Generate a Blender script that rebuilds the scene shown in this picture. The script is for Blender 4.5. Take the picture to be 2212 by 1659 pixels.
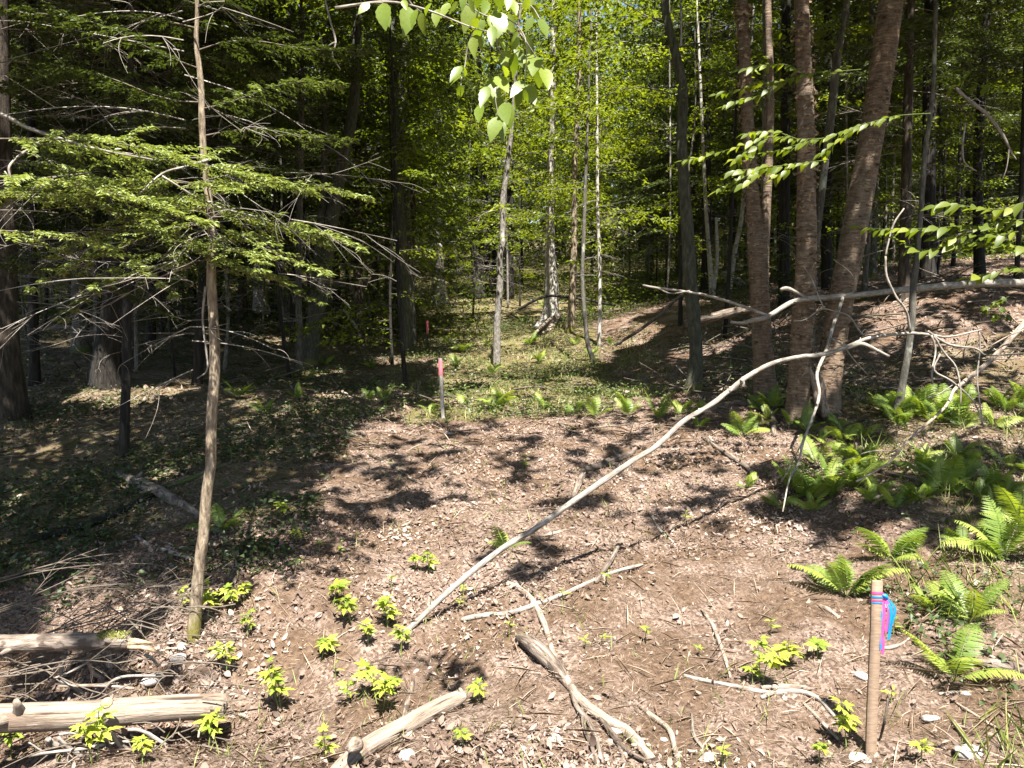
import bpy, math, random
import numpy as np
from mathutils import Vector, Matrix
R = math.radians
rng = np.random.default_rng(11)
random.seed(11)
sc = bpy.context.scene
for o in list(bpy.data.objects):
    bpy.data.objects.remove(o)

# ------------------------------------------------------------------ camera
PITCH = R(-4.0)
CAMZ = 1.6
F = 1661.0                       # focal length in photo units (photo read as 2212 x 1659)
cd = bpy.data.cameras.new('camera')
cam = bpy.data.objects.new('camera', cd)
sc.collection.objects.link(cam)
cam.location = (0, 0, CAMZ)
cam.rotation_euler = (R(90) + PITCH, 0, 0)
cd.sensor_width = 36
cd.lens = 36 * F / 2212
cd.clip_start = 0.05
cd.clip_end = 600
sc.camera = cam

# ------------------------------------------------------------------ light
SUN_EL = R(62)
SH = np.array([-0.10, 0.52])      # where a shadow falls, per metre of height
SHL = math.hypot(*SH)
SDIR = np.array([-SH[0], -SH[1], 1.0])
SDIR = SDIR / np.linalg.norm(SDIR)
w = bpy.data.worlds.new('World')
sc.world = w
w.use_nodes = True
nt = w.node_tree
nt.nodes.clear()
sky = nt.nodes.new('ShaderNodeTexSky')
sky.sky_type = 'NISHITA'
sky.sun_disc = False
sky.sun_elevation = math.asin(SDIR[2])
sky.sun_rotation = math.atan2(SDIR[0], SDIR[1])
bg = nt.nodes.new('ShaderNodeBackground')
bg.inputs['Strength'].default_value = 0.055
wo = nt.nodes.new('ShaderNodeOutputWorld')
nt.links.new(sky.outputs[0], bg.inputs[0])
nt.links.new(bg.outputs[0], wo.inputs[0])
sd = bpy.data.lights.new('sun', 'SUN')
sd.energy = 5.0
sd.angle = R(0.53)
sd.color = (1.0, 0.955, 0.88)
so = bpy.data.objects.new('sun', sd)
sc.collection.objects.link(so)
so.rotation_euler = Vector(SDIR).to_track_quat('Z', 'Y').to_euler()
so.location = (4, -20, 40)
sc.view_settings.view_transform = 'Standard'
sc.view_settings.look = 'None'
sc.view_settings.gamma = 1
sc.view_settings.exposure = 2.35
sc.view_settings.use_curve_mapping = False
cy = sc.cycles
cy.max_bounces = 6
cy.diffuse_bounces = 4
cy.glossy_bounces = 2
cy.transmission_bounces = 4
cy.use_denoising = True
cy.caustics_reflective = False
cy.caustics_refractive = False
cy.sample_clamp_indirect = 6

# ------------------------------------------------------------------ noise
_tab = np.random.default_rng(5).random((256, 256))


def vn(x, y, seed=0):
    x = np.asarray(x, float) + seed * 17.31
    y = np.asarray(y, float) + seed * 9.73
    xi = np.floor(x).astype(int)
    yi = np.floor(y).astype(int)
    fx = x - xi
    fy = y - yi
    fx = fx * fx * (3 - 2 * fx)
    fy = fy * fy * (3 - 2 * fy)
    a = _tab[xi % 256, yi % 256]
    b = _tab[(xi + 1) % 256, yi % 256]
    c = _tab[xi % 256, (yi + 1) % 256]
    d = _tab[(xi + 1) % 256, (yi + 1) % 256]
    return (a * (1 - fx) + b * fx) * (1 - fy) + (c * (1 - fx) + d * fx) * fy


def fbm(x, y, seed=0, o=3):
    s = 0
    a = 1
    t = 0
    for i in range(o):
        s = s + a * vn(np.asarray(x) * 2 ** i, np.asarray(y) * 2 ** i, seed + i)
        t += a
        a *= 0.5
    return s / t


# ------------------------------------------------------------------ photo <-> world
cP, sP = math.cos(PITCH), math.sin(PITCH)


def slope(u, v):
    """ray through photo point: (x per metre of y, z per metre of y)"""
    a = (np.asarray(u, float) - 1106) / F
    b = -(np.asarray(v, float) - 829.5) / F
    fwd = cP - b * sP
    up = b * cP + sP
    return a / fwd, up / fwd


def at(u, v, Y):
    a, b = slope(u, v)
    return np.array([float(a * Y), float(Y), float(CAMZ + b * Y)])


def proj(P):
    x = P[..., 0]
    y = P[..., 1]
    z = P[..., 2] - CAMZ
    f = y * cP + z * sP
    upc = -y * sP + z * cP
    f = np.where(f < 0.05, 0.05, f)
    return 1106 + F * x / f, 829.5 - F * upc / f


# ------------------------------------------------------------------ terrain
_cp = []
for u, v, Y in [(1106, 1659, 2.7), (300, 1640, 2.75), (1900, 1640, 2.75), (1106, 1200, 4.67), (955, 900, 8.5), (1300, 890, 8.6),
                (1073, 792, 14.5), (923, 748, 19), (1150, 700, 24), (868, 665, 30), (1050, 650, 32), (1190, 700, 22),
                (25, 905, 9), (265, 985, 7.2), (225, 840, 11.5), (175, 760, 15), (75, 830, 12), (563, 672, 24), (668, 790, 14.5),
                (700, 950, 7.4), (300, 1130, 5.2), (2000, 1280, 4.0), (1950, 905, 7.6), (1722, 910, 7.5), (1655, 860, 8.3), (1500, 842, 10),
                (2000, 820, 9.3), (2000, 700, 10.6), (2000, 640, 11.6), (2200, 850, 8.8), (2200, 625, 11), (1870, 690, 11.5), (1850, 650, 12.6),
                (1400, 690, 17), (1300, 740, 16), (1600, 720, 14), (1600, 790, 11), (1420, 800, 12), (2000, 1050, 5.4), (1500, 1100, 5.6),
                (420, 1375, 3.75), (600, 900, 8.5)]:
    _cp.append(at(u, v, Y))
_cp += [np.array(p, float) for p in [(-2.2, 3.4, -.28), (-1.3, 3.35, -.22), (-3.2, 3.5, -.25), (-30, 0, -.5), (30, 0, 1.5), (-30, 30, 2.2), (30, 30, 5.0),
        (9, 15, 2.5), (14, 14, 3.0), (7.5, 20, 3.0), (-40, 60, 7.5), (40, 60, 9.5), (0, 45, 4.6), (0, 60, 7), (0, 90, 13), (-60, 100, 14), (60, 100, 16),
        (0, 0, 0), (0, -6, -.2), (-10, -6, -.3), (10, -6, .2), (-4.5, 2, -.1), (5, 2, .1)]]
_cp = np.array(_cp)


def _phi(r):
    return np.where(r > 1e-9, r * r * np.log(r + 1e-12), 0.0)


_n = len(_cp)
_A = np.zeros((_n + 3, _n + 3))
_d = np.linalg.norm(_cp[:, None, :2] - _cp[None, :, :2], axis=2)
_A[:_n, :_n] = _phi(_d) + 0.02 * np.eye(_n)
_A[:_n, _n] = 1
_A[:_n, _n + 1:] = _cp[:, :2]
_A[_n:, :_n] = _A[:_n, _n:].T
_w = np.linalg.solve(_A, np.concatenate([_cp[:, 2], np.zeros(3)]))


def h_raw(x, y):
    x = np.asarray(x, float)
    y = np.asarray(y, float)
    z = _w[_n] + _w[_n + 1] * x + _w[_n + 2] * y
    for i in range(_n):
        z = z + _w[i] * _phi(np.hypot(x - _cp[i, 0], y - _cp[i, 1]))
    k = np.clip((y + 1) / 3, .3, 1)
    z = z + k * (0.14 * (fbm(x * .7, y * .7, 3, 2) - .5) + 0.085 * (fbm(x * 3.1, y * 3.1, 4, 3) - .5) + 0.05 * (fbm(x * 11, y * 11, 7, 2) - .5))
    return z


def _axis(lo_far, lo, hi, hi_far, fine, grow):
    a = list(np.arange(lo, hi, fine))
    s = fine
    x = hi
    while x < hi_far:
        a.append(x)
        s *= grow
        x += s
    a.append(hi_far)
    s = fine
    x = lo
    b = []
    while x > lo_far:
        s *= grow
        x -= s
        b.append(max(x, lo_far))
    return np.array(sorted(set(np.round(b + a, 4))))


GX = _axis(-75, -3.6, 4.2, 75, .05, 1.035)
GY = _axis(-10, 2.2, 8.0, 115, .05, 1.017)
_gx, _gy = np.meshgrid(GX, GY)
GZ = h_raw(_gx, _gy)


def H(x, y):
    x = np.clip(np.asarray(x, float), GX[0], GX[-1] - 1e-6)
    y = np.clip(np.asarray(y, float), GY[0], GY[-1] - 1e-6)
    i = np.clip(np.searchsorted(GX, x, side='right') - 1, 0, len(GX) - 2)
    j = np.clip(np.searchsorted(GY, y, side='right') - 1, 0, len(GY) - 2)
    fx = (x - GX[i]) / (GX[i + 1] - GX[i])
    fy = (y - GY[j]) / (GY[j + 1] - GY[j])
    return (GZ[j, i] * (1 - fx) + GZ[j, i + 1] * fx) * (1 - fy) + (GZ[j + 1, i] * (1 - fx) + GZ[j + 1, i + 1] * fx) * fy


_Ys = np.concatenate([np.arange(1.6, 12, .01), np.arange(12, 100, .05)])


def hit(u, v):
    a, b = slope(u, v)
    z = CAMZ + b * _Ys
    g = H(a * _Ys, _Ys)
    k = np.argmax(z < g)
    Y = _Ys[k] if z[k] < g[k] else 60.0
    return np.array([float(a * Y), float(Y), float(H(a * Y, Y))])


def sun_ground(P):
    """ground point under the sun's ray through each P"""
    G = P.copy()
    for _ in range(4):
        hgt = P[:, 2] - H(G[:, 0], G[:, 1])
        G[:, 0] = P[:, 0] + SH[0] * hgt
        G[:, 1] = P[:, 1] + SH[1] * hgt
    G[:, 2] = H(G[:, 0], G[:, 1])
    return G


# ground gaps cut into the added canopy (chance that the sun gets through)
MW, MH = 224, 168
_mu, _mv = np.meshgrid((np.arange(MW) + .5) * 10 - 14, (np.arange(MH) + .5) * 10)
MASK = np.full((MH, MW), 0.015)


def _poly(pts, p):
    x, y = _mu, _mv
    ins = np.zeros(x.shape, bool)
    j = len(pts) - 1
    for i in range(len(pts)):
        xi, yi = pts[i]
        xj, yj = pts[j]
        c = ((yi > y) != (yj > y)) & (x < (xj - xi) * (y - yi) / (yj - yi + 1e-9) + xi)
        ins ^= c
        j = i
    MASK[ins] = p


def _ell(u, v, a, b, p):
    MASK[((_mu - u) / a) ** 2 + ((_mv - v) / max(b, 8)) ** 2 < 1] = p


_poly([(560, 1290), (620, 1150), (700, 1020), (760, 930), (860, 885), (1000, 880), (1300, 885), (1480, 900), (1560, 970), (1650, 1080),
       (1700, 1110), (1500, 1080), (1300, 1090), (1100, 1080), (900, 1110), (800, 1150), (640, 1180)], .74)
_poly([(880, 885), (1300, 885), (1340, 960), (1000, 990), (850, 955)], .86)
_poly([(360, 1700), (470, 1420), (560, 1290), (640, 1190), (800, 1150), (900, 1110), (1100, 1080), (1300, 1100), (1500, 1090), (1700, 1110), (1780, 1180),
       (1850, 1130), (1950, 1120), (2000, 1180), (2240, 1060), (2240, 1700)], .985)
_poly([(980, 700), (1060, 680), (1160, 690), (1230, 720), (1270, 790), (1330, 850), (1480, 860), (1490, 895), (950, 890), (940, 800), (960, 740)], .84)
_poly([(-20, 1490), (200, 1490), (400, 1470), (480, 1430), (520, 1700), (-20, 1700)], .985)
_poly([(-20, 1350), (300, 1350), (380, 1400), (380, 1490), (-20, 1490)], .45)
_poly([(1830, 640), (2240, 620), (2240, 850), (2050, 830), (1900, 760)], .6)
_poly([(1760, 990), (2240, 990), (2240, 1090), (1960, 1120), (1790, 1110)], .22)
_poly([(1890, 880), (1990, 850), (2240, 850), (2240, 970), (1950, 970)], .86)
_poly([(1690, 960), (1800, 930), (1860, 980), (1850, 1100), (1700, 1080)], .74)
_ell(1150, 1215, 95, 45, .6)
_ell(1470, 1110, 150, 30, .6)
for e in [(150, 745, 45, 16, .85), (170, 792, 35, 8, .85), (290, 858, 45, 12, .85), (395, 820, 35, 12, .85), (110, 970, 40, 18, .8), (350, 1035, 40, 18, .8),
          (600, 715, 80, 24, .8), (510, 870, 50, 14, .6), (600, 905, 90, 20, .6), (30, 1090, 20, 15, .8), (300, 1130, 70, 22, .5), (500, 1120, 60, 40, .5),
          (30, 1170, 30, 20, .7), (760, 740, 70, 9, .7), (880, 700, 40, 9, .8), (1445, 652, 40, 20, .6), (590, 1010, 60, 40, .35), (1490, 845, 25, 10, .6), (1700, 950, 30, 12, .5),
          (830, 860, 60, 14, .6), (120, 640, 40, 20, .5), (230, 600, 30, 20, .5), (1180, 655, 60, 14, .8), (900, 645, 60, 10, .4), (450, 700, 60, 20, .35)]:
    _ell(*e)
_m = MASK.copy()
for _ in range(2):
    _m[1:-1, 1:-1] = (_m[1:-1, 1:-1] * 2 + _m[:-2, 1:-1] + _m[2:, 1:-1] + _m[1:-1, :-2] + _m[1:-1, 2:]) / 6
MASK = _m

# open air kept clear of added canopy for the sun: (u, v, distance, radius)
BEAMS = [(460, 330, 3.7, .5), (320, 400, 3.5, .5), (160, 350, 3.4, .5), (50, 420, 3.3, .45), (600, 370, 3.7, .35), (590, 500, 3.7, .35), (460, 520, 3.7, .4), (460, 700, 3.7, .3),
         (450, 900, 3.7, .3), (445, 1100, 3.7, .3), (430, 1250, 3.7, .3), (250, 240, 3.6, .3), (550, 230, 3.8, .25), (440, 150, 3.7, .15),
         (1000, 40, 2.3, .5), (1090, 150, 2.3, .4), (1130, 60, 2.3, .4), (850, 20, 2.3, .3),
         (1080, 620, 14.4, .5), (1085, 450, 14.4, .6), (1130, 480, 14.2, .5), (1190, 660, 22, .8), (1190, 560, 22, .6), (1240, 560, 20, .5),
         (1620, 330, 5.6, .45), (1750, 320, 5.6, .45), (1880, 290, 5.6, .35), (1640, 380, 5.6, .35), (2000, 480, 5.2, .35), (2120, 500, 5.2, .4),
         (1475, 905, 4.6, .15), (1600, 820, 5, .15), (1720, 775, 5.3, .2), (1850, 745, 5.6, .2), (2000, 722, 5.9, .2), (1700, 655, 7.0, .2), (1850, 640, 7.2, .15), (1500, 635, 6.8, .15),
         (1780, 760, 6.3, .15), (2040, 800, 5.9, .3), (1960, 760, 7.5, .2), (1660, 470, 8.3, .2), (1750, 150, 7.5, .15), (1620, 140, 8.3, .15), (1740, 300, 7.5, .12),
         (1300, 120, 17, 2.6), (1250, 330, 16, 1.8), (1420, 60, 20, 2.6), (1350, 450, 15, 1.2), (1000, 150, 27, 3), (800, 200, 22, 1.2), (1170, 250, 18, 1.6), (1300, 30, 12, 1.2),
         (2150, 250, 20, 2.5), (2200, 120, 16, 2), (1550, 550, 24, .8), (1600, 520, 24, .8), (1296, 600, 17, .5), (565, 560, 23, .6), (690, 650, 14.4, .16), (750, 520, 40, 2), (955, 600, 30, .8)]
_rb = np.random.default_rng(77)
BEAMS += [(_rb.uniform(-20, 830), _rb.uniform(-20, 420), _rb.uniform(7, 24), _rb.uniform(.15, .55)) for _ in range(34)]
BEAMS += [(_rb.uniform(1500, 2230), _rb.uniform(-20, 380), _rb.uniform(11, 26), _rb.uniform(.2, .7)) for _ in range(40)]
BEAMS += [(_rb.uniform(800, 1500), _rb.uniform(100, 540), _rb.uniform(13, 30), _rb.uniform(.3, .8)) for _ in range(34)]
BC = np.array([at(u, v, Y) for u, v, Y, r in BEAMS])
BR = np.array([b[3] for b in BEAMS])


def shade_keep(P):
    """which canopy leaves stand where the photo shows shade below them"""
    G = sun_ground(P)
    u, v = proj(G)
    inside = (u > -500) & (u < 2700) & (v > 0) & (v < 1680) & (G[:, 1] > 1)
    i = np.clip(((u + 14) / 10).astype(int), 0, MW - 1)
    j = np.clip((v / 10).astype(int), 0, MH - 1)
    p = np.where(inside, MASK[j, i], np.where(G[:, 1] < 3.4, .985, .2))
    sc_ = np.where(G[:, 1] < 10, 8.0, 3.2)
    n = fbm(G[:, 0] * sc_, G[:, 1] * sc_ * .8, 21, 3)
    n = np.clip((n - .5) * 2.3 + .5, 0.02, .97)
    keep = n > p
    for c, r in zip(BC, BR):
        d = P - c
        t = d @ SDIR
        q = d - t[:, None] * SDIR
        keep &= ~((t > 0.15) & ((q * q).sum(1) < r * r))
    return keep


# ------------------------------------------------------------------ materials
def nmat(name):
    m = bpy.data.materials.new(name)
    m.use_nodes = True
    n = m.node_tree
    n.nodes.clear()
    out = n.nodes.new('ShaderNodeOutputMaterial')
    b = n.nodes.new('ShaderNodeBsdfPrincipled')
    n.links.new(b.outputs[0], out.inputs[0])
    return m, n, b, out


def ramp(n, stops, fac=None):
    r = n.nodes.new('ShaderNodeValToRGB')
    el = r.color_ramp.elements
    while len(el) < len(stops):
        el.new(.5)
    for e, (p, c) in zip(el, stops):
        e.position = p
        e.color = (*c, 1)
    if fac is not None:
        n.links.new(fac, r.inputs[0])
    return r


def noise(n, scale, detail=3, vec=None, rough=.6):
    t = n.nodes.new('ShaderNodeTexNoise')
    t.inputs['Scale'].default_value = scale
    t.inputs['Detail'].default_value = detail
    t.inputs['Roughness'].default_value = rough
    if vec is not None:
        n.links.new(vec, t.inputs['Vector'])
    return t


def mapping(n, scale, coord='Object', rnd=True):
    tc = n.nodes.new('ShaderNodeTexCoord')
    mp = n.nodes.new('ShaderNodeMapping')
    mp.inputs['Scale'].default_value = scale
    if coord == 'axis':
        tc = n.nodes.new('ShaderNodeAttribute')
        tc.attribute_name = 'axis'
        coord = 'Vector'
    n.links.new(tc.outputs[coord], mp.inputs['Vector'])
    return mp.outputs[0]


def bump(n, b, hgt, strength, dist):
    bp = n.nodes.new('ShaderNodeBump')
    bp.inputs['Strength'].default_value = strength
    bp.inputs['Distance'].default_value = dist
    n.links.new(hgt, bp.inputs['Height'])
    n.links.new(bp.outputs[0], b.inputs['Normal'])


def mixc(n, fac, a, b):
    m = n.nodes.new('ShaderNodeMix')
    m.data_type = 'RGBA'
    for s, k in ((fac, 0), (a, 6), (b, 7)):
        if hasattr(s, 'is_linked') or hasattr(s, 'links'):
            n.links.new(s, m.inputs[k])
        elif k == 0:
            m.inputs[k].default_value = s
        else:
            m.inputs[k].default_value = (*s, 1)
    return m.outputs[2]


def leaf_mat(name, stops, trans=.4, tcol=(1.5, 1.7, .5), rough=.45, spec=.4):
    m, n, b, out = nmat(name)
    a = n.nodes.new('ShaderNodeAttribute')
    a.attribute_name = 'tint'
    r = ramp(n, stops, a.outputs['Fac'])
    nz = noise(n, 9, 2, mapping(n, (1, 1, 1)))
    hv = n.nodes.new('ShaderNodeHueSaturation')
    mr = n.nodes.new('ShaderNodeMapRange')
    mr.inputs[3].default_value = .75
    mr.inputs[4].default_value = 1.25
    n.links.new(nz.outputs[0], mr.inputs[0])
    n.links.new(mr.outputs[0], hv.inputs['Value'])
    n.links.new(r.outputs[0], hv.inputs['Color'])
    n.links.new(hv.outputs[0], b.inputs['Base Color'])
    b.inputs['Roughness'].default_value = rough
    b.inputs['Specular IOR Level'].default_value = spec
    t = n.nodes.new('ShaderNodeBsdfTranslucent')
    mu = n.nodes.new('ShaderNodeMix')
    mu.data_type = 'RGBA'
    mu.blend_type = 'MULTIPLY'
    mu.inputs[0].default_value = 1
    n.links.new(hv.outputs[0], mu.inputs[6])
    mu.inputs[7].default_value = (*tcol, 1)
    n.links.new(mu.outputs[2], t.inputs[0])
    mx = n.nodes.new('ShaderNodeMixShader')
    mx.inputs[0].default_value = trans
    n.links.new(b.outputs[0], mx.inputs[1])
    n.links.new(t.outputs[0], mx.inputs[2])
    n.links.new(mx.outputs[0], out.inputs[0])
    return m


def bark_mat(name, stops, scale=(14, 14, 3), moss=None, bstr=.8, bdist=.02, lichen=None, rough=.9, coord='Object', patch=None):
    m, n, b, out = nmat(name)
    v = mapping(n, scale, coord)
    nz = noise(n, 1.6, 6, v, .68)
    r = ramp(n, stops, nz.outputs[0])
    col = r.outputs[0]
    if patch:
        np_ = noise(n, patch[1], 4, mapping(n, (1, 1.6, 1.6), coord), .6)
        rp = ramp(n, [(patch[2], (0, 0, 0)), (patch[2] + .05, (1, 1, 1))], np_.outputs[0])
        col = mixc(n, rp.outputs[0], col, patch[0])
    if lichen:
        nl = noise(n, 4.5, 3, mapping(n, (1, 1, .8)))
        rl = ramp(n, [(lichen[1], (0, 0, 0)), (lichen[1] + .06, (1, 1, 1))], nl.outputs[0])
        col = mixc(n, rl.outputs[0], col, lichen[0])
    if moss:
        sx = n.nodes.new('ShaderNodeSeparateXYZ')
        tc = n.nodes.new('ShaderNodeTexCoord')
        n.links.new(tc.outputs['Object'], sx.inputs[0])
        nm = noise(n, 7, 3, tc.outputs['Object'])
        ma = n.nodes.new('ShaderNodeMath')
        ma.operation = 'MULTIPLY_ADD'
        n.links.new(nm.outputs[0], ma.inputs[0])
        ma.inputs[1].default_value = moss[1] * 2
        ma.inputs[2].default_value = -moss[1] * .5
        mb = n.nodes.new('ShaderNodeMath')
        mb.operation = 'SUBTRACT'
        n.links.new(ma.outputs[0], mb.inputs[0])
        n.links.new(sx.outputs[2], mb.inputs[1])
        rm = ramp(n, [(0, (0, 0, 0)), (.12, (1, 1, 1))], mb.outputs[0])
        col = mixc(n, rm.outputs[0], col, moss[0])
    n.links.new(col, b.inputs['Base Color'])
    b.inputs['Roughness'].default_value = rough
    b.inputs['Specular IOR Level'].default_value = .25
    bump(n, b, nz.outputs[0], bstr, bdist)
    return m


M = {}
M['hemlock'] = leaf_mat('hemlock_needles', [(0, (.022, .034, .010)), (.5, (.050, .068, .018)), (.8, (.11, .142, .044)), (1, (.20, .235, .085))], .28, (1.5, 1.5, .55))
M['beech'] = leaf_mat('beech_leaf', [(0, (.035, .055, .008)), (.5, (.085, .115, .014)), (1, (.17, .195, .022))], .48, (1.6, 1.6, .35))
M['near_leaf'] = leaf_mat('broad_leaf', [(0, (.065, .10, .012)), (.5, (.11, .155, .02)), (1, (.17, .21, .03))], .45, (1.6, 1.6, .35), rough=.38, spec=.4)
M['herb'] = leaf_mat('herb_leaf', [(0, (.09, .14, .02)), (.5, (.20, .26, .035)), (1, (.32, .35, .05))], .38, (1.5, 1.5, .4))
M['fern'] = leaf_mat('fern_leaf', [(0, (.045, .085, .014)), (.5, (.12, .18, .032)), (1, (.23, .28, .055))], .38, (1.5, 1.5, .4))
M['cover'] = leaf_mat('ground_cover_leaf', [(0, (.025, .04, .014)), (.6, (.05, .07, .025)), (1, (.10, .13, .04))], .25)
M['grass'] = leaf_mat('grass_blade', [(0, (.07, .11, .02)), (.6, (.16, .19, .045)), (1, (.28, .26, .10))], .35)
M['litter'] = leaf_mat('dry_leaf', [(0, (.07, .046, .034)), (.28, (.15, .105, .080)), (.55, (.25, .185, .150)), (.8, (.31, .24, .20)), (1, (.40, .335, .285))], .12, (1.1, 1, .8), .75, .3)
M['needle'] = leaf_mat('dead_twiglet', [(0, (.10, .065, .04)), (.5, (.22, .16, .11)), (1, (.40, .34, .27))], .0, (1, 1, 1), .9, .2)
M['hem_bark'] = bark_mat('hemlock_bark', [(0.3, (0.014, 0.0105, 0.0077)), (0.5, (0.042, 0.0322, 0.0238)), (0.7, (0.091, 0.0735, 0.056))], (16, 16, 3.5), None, 1, .03)
M['sap_bark'] = bark_mat('sapling_bark', [(.34, (.04, .028, .018)), (.45, (.13, .10, .068)), (.56, (.22, .175, .122)), (.7, (.34, .29, .215))], (26, 26, 7), ((.13, .115, .03), .36), 1, .012)
M['grey_bark'] = bark_mat('grey_bark', [(0.3, (0.0252, 0.023, 0.0187)), (0.5, (0.0684, 0.0634, 0.0518)), (0.7, (0.144, 0.1332, 0.1116))], (14, 14, 4), ((.06, .08, .018), .25), .9, .02, ((.22, .23, .19), .60))
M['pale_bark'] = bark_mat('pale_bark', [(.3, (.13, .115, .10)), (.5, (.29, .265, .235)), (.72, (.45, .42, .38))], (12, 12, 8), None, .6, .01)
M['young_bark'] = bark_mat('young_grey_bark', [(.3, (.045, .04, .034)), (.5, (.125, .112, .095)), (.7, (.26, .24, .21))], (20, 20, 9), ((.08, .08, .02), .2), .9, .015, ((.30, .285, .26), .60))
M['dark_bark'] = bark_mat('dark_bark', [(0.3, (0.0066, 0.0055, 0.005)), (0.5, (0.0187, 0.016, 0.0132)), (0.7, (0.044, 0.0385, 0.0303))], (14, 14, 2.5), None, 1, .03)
M['green_bark'] = bark_mat('mossy_grey_bark', [(0.3, (0.0217, 0.0223, 0.0149)), (0.5, (0.0527, 0.0527, 0.036)), (0.7, (0.1054, 0.1023, 0.0744))], (18, 18, 5), ((.10, .105, .03), .3), .9, .02)
def birch_mat():
    m, n, b, out = nmat('birch_bark')
    fine = noise(n, 1.5, 5, mapping(n, (7, 7, 34)), .7)
    plate = noise(n, 1.2, 4, mapping(n, (9, 9, 5)), .65)
    big = noise(n, 1.6, 3, mapping(n, (1.2, 1.2, .8)))
    c1 = ramp(n, [(.38, (.014, .009, .006)), (.47, (.080, .050, .029)), (.56, (.155, .104, .062)), (.68, (.30, .23, .16))], fine.outputs[0])
    c2 = ramp(n, [(.38, (.022, .014, .009)), (.47, (.11, .068, .042)), (.7, (.20, .138, .092))], plate.outputs[0])
    col = mixc(n, .45, c1.outputs[0], c2.outputs[0])
    rb = ramp(n, [(.45, (0, 0, 0)), (.62, (1, 1, 1))], big.outputs[0])
    gy = mixc(n, .35, col, (.13, .115, .085))
    col = mixc(n, rb.outputs[0], col, gy)
    n.links.new(col, b.inputs['Base Color'])
    b.inputs['Roughness'].default_value = .8
    ad = n.nodes.new('ShaderNodeMath')
    ad.operation = 'ADD'
    n.links.new(fine.outputs[0], ad.inputs[0])
    n.links.new(plate.outputs[0], ad.inputs[1])
    bump(n, b, ad.outputs[0], 1, .015)
    return m


M['birch'] = birch_mat()
M['curl'] = bark_mat('birch_bark_curl', [(.36, (.035, .022, .013)), (.5, (.12, .08, .048)), (.66, (.33, .26, .18))], (9, 9, 9), None, .3, .005)
M['dead'] = bark_mat('dead_branch_wood', [(0.32, (0.054, 0.045, 0.0378)), (0.46, (0.171, 0.1485, 0.1242)), (0.62, (0.279, 0.252, 0.2205)), (0.74, (0.378, 0.351, 0.315))], (9, 60, 60), None, .9, .006, coord='axis', patch=((.15, .12, .095), 9, .58))
M['stick'] = bark_mat('stick_wood', [(.32, (.06, .045, .033)), (.46, (.20, .155, .12)), (.6, (.29, .235, .185)), (.74, (.40, .34, .28))], (8, 60, 60), None, .9, .007, coord='axis', patch=((.11, .08, .06), 10, .56))
M['rot'] = bark_mat('rotten_wood', [(.34, (.025, .018, .013)), (.46, (.10, .076, .058)), (.6, (.19, .155, .125)), (.74, (.30, .26, .22))], (4, 45, 45), None, 1, .014, coord='axis', patch=((.06, .045, .034), 8, .55))
M['log'] = bark_mat('bare_log_wood', [(0.34, (0.039, 0.0281, 0.0203)), (0.42, (0.1482, 0.1131, 0.0842)), (0.55, (0.2262, 0.1833, 0.1443)), (0.72, (0.312, 0.2691, 0.2262))], (2.2, 34, 34), None, 1, .012, coord='axis', patch=((.13, .095, .07), 7, .60))
M['mosslog'] = bark_mat('barked_log', [(.32, (.045, .034, .027)), (.47, (.15, .118, .094)), (.62, (.25, .205, .165)), (.75, (.34, .29, .24))], (7, 30, 30), None, 1, .015, coord='axis', patch=((.08, .06, .048), 8, .57))
M['cutend'] = bark_mat('broken_wood', [(.3, (.20, .12, .07)), (.6, (.42, .30, .19)), (.8, (.5, .4, .28))], (20, 20, 20), None, .8, .01)
M['twig'] = bark_mat('twig_bark', [(0.3, (0.055, 0.0413, 0.0303)), (0.6, (0.121, 0.099, 0.077)), (0.8, (0.1925, 0.1705, 0.143))], (30, 30, 30), None, .3, .004)
M['moss'] = leaf_mat('moss', [(0, (.06, .07, .012)), (.5, (.13, .14, .022)), (1, (.22, .21, .04))], .2)
M['stone'] = bark_mat('stone', [(.3, (.18, .15, .13)), (.55, (.32, .28, .25)), (.75, (.42, .38, .35))], (14, 14, 14), None, .7, .008)
M['lath'] = bark_mat('lath_wood', [(0.3, (0.136, 0.092, 0.0624)), (0.5, (0.196, 0.1376, 0.0944)), (0.7, (0.248, 0.184, 0.132))], (14, 14, 90), None, .35, .003, rough=.8)


def plain(name, c, rough=.5, trans=0):
    m, n, b, out = nmat(name)
    nz = noise(n, 40, 2, mapping(n, (1, 1, 1)))
    r = ramp(n, [(.3, tuple(x * .82 for x in c)), (.7, c)], nz.outputs[0])
    n.links.new(r.outputs[0], b.inputs['Base Color'])
    b.inputs['Roughness'].default_value = rough
    if trans:
        t = n.nodes.new('ShaderNodeBsdfTranslucent')
        n.links.new(r.outputs[0], t.inputs[0])
        mx = n.nodes.new('ShaderNodeMixShader')
        mx.inputs[0].default_value = trans
        n.links.new(b.outputs[0], mx.inputs[1])
        n.links.new(t.outputs[0], mx.inputs[2])
        n.links.new(mx.outputs[0], out.inputs[0])
    return m


M['pinktape'] = plain('pink_tape', (.85, .10, .33), .35, .4)
M['bluetape'] = plain('blue_tape', (.015, .27, .66), .35, .4)
M['pinkpaint'] = plain('pink_paint', (.62, .13, .16), .6)
M['greypaint'] = plain('weathered_top', (.22, .16, .15), .8)


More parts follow.
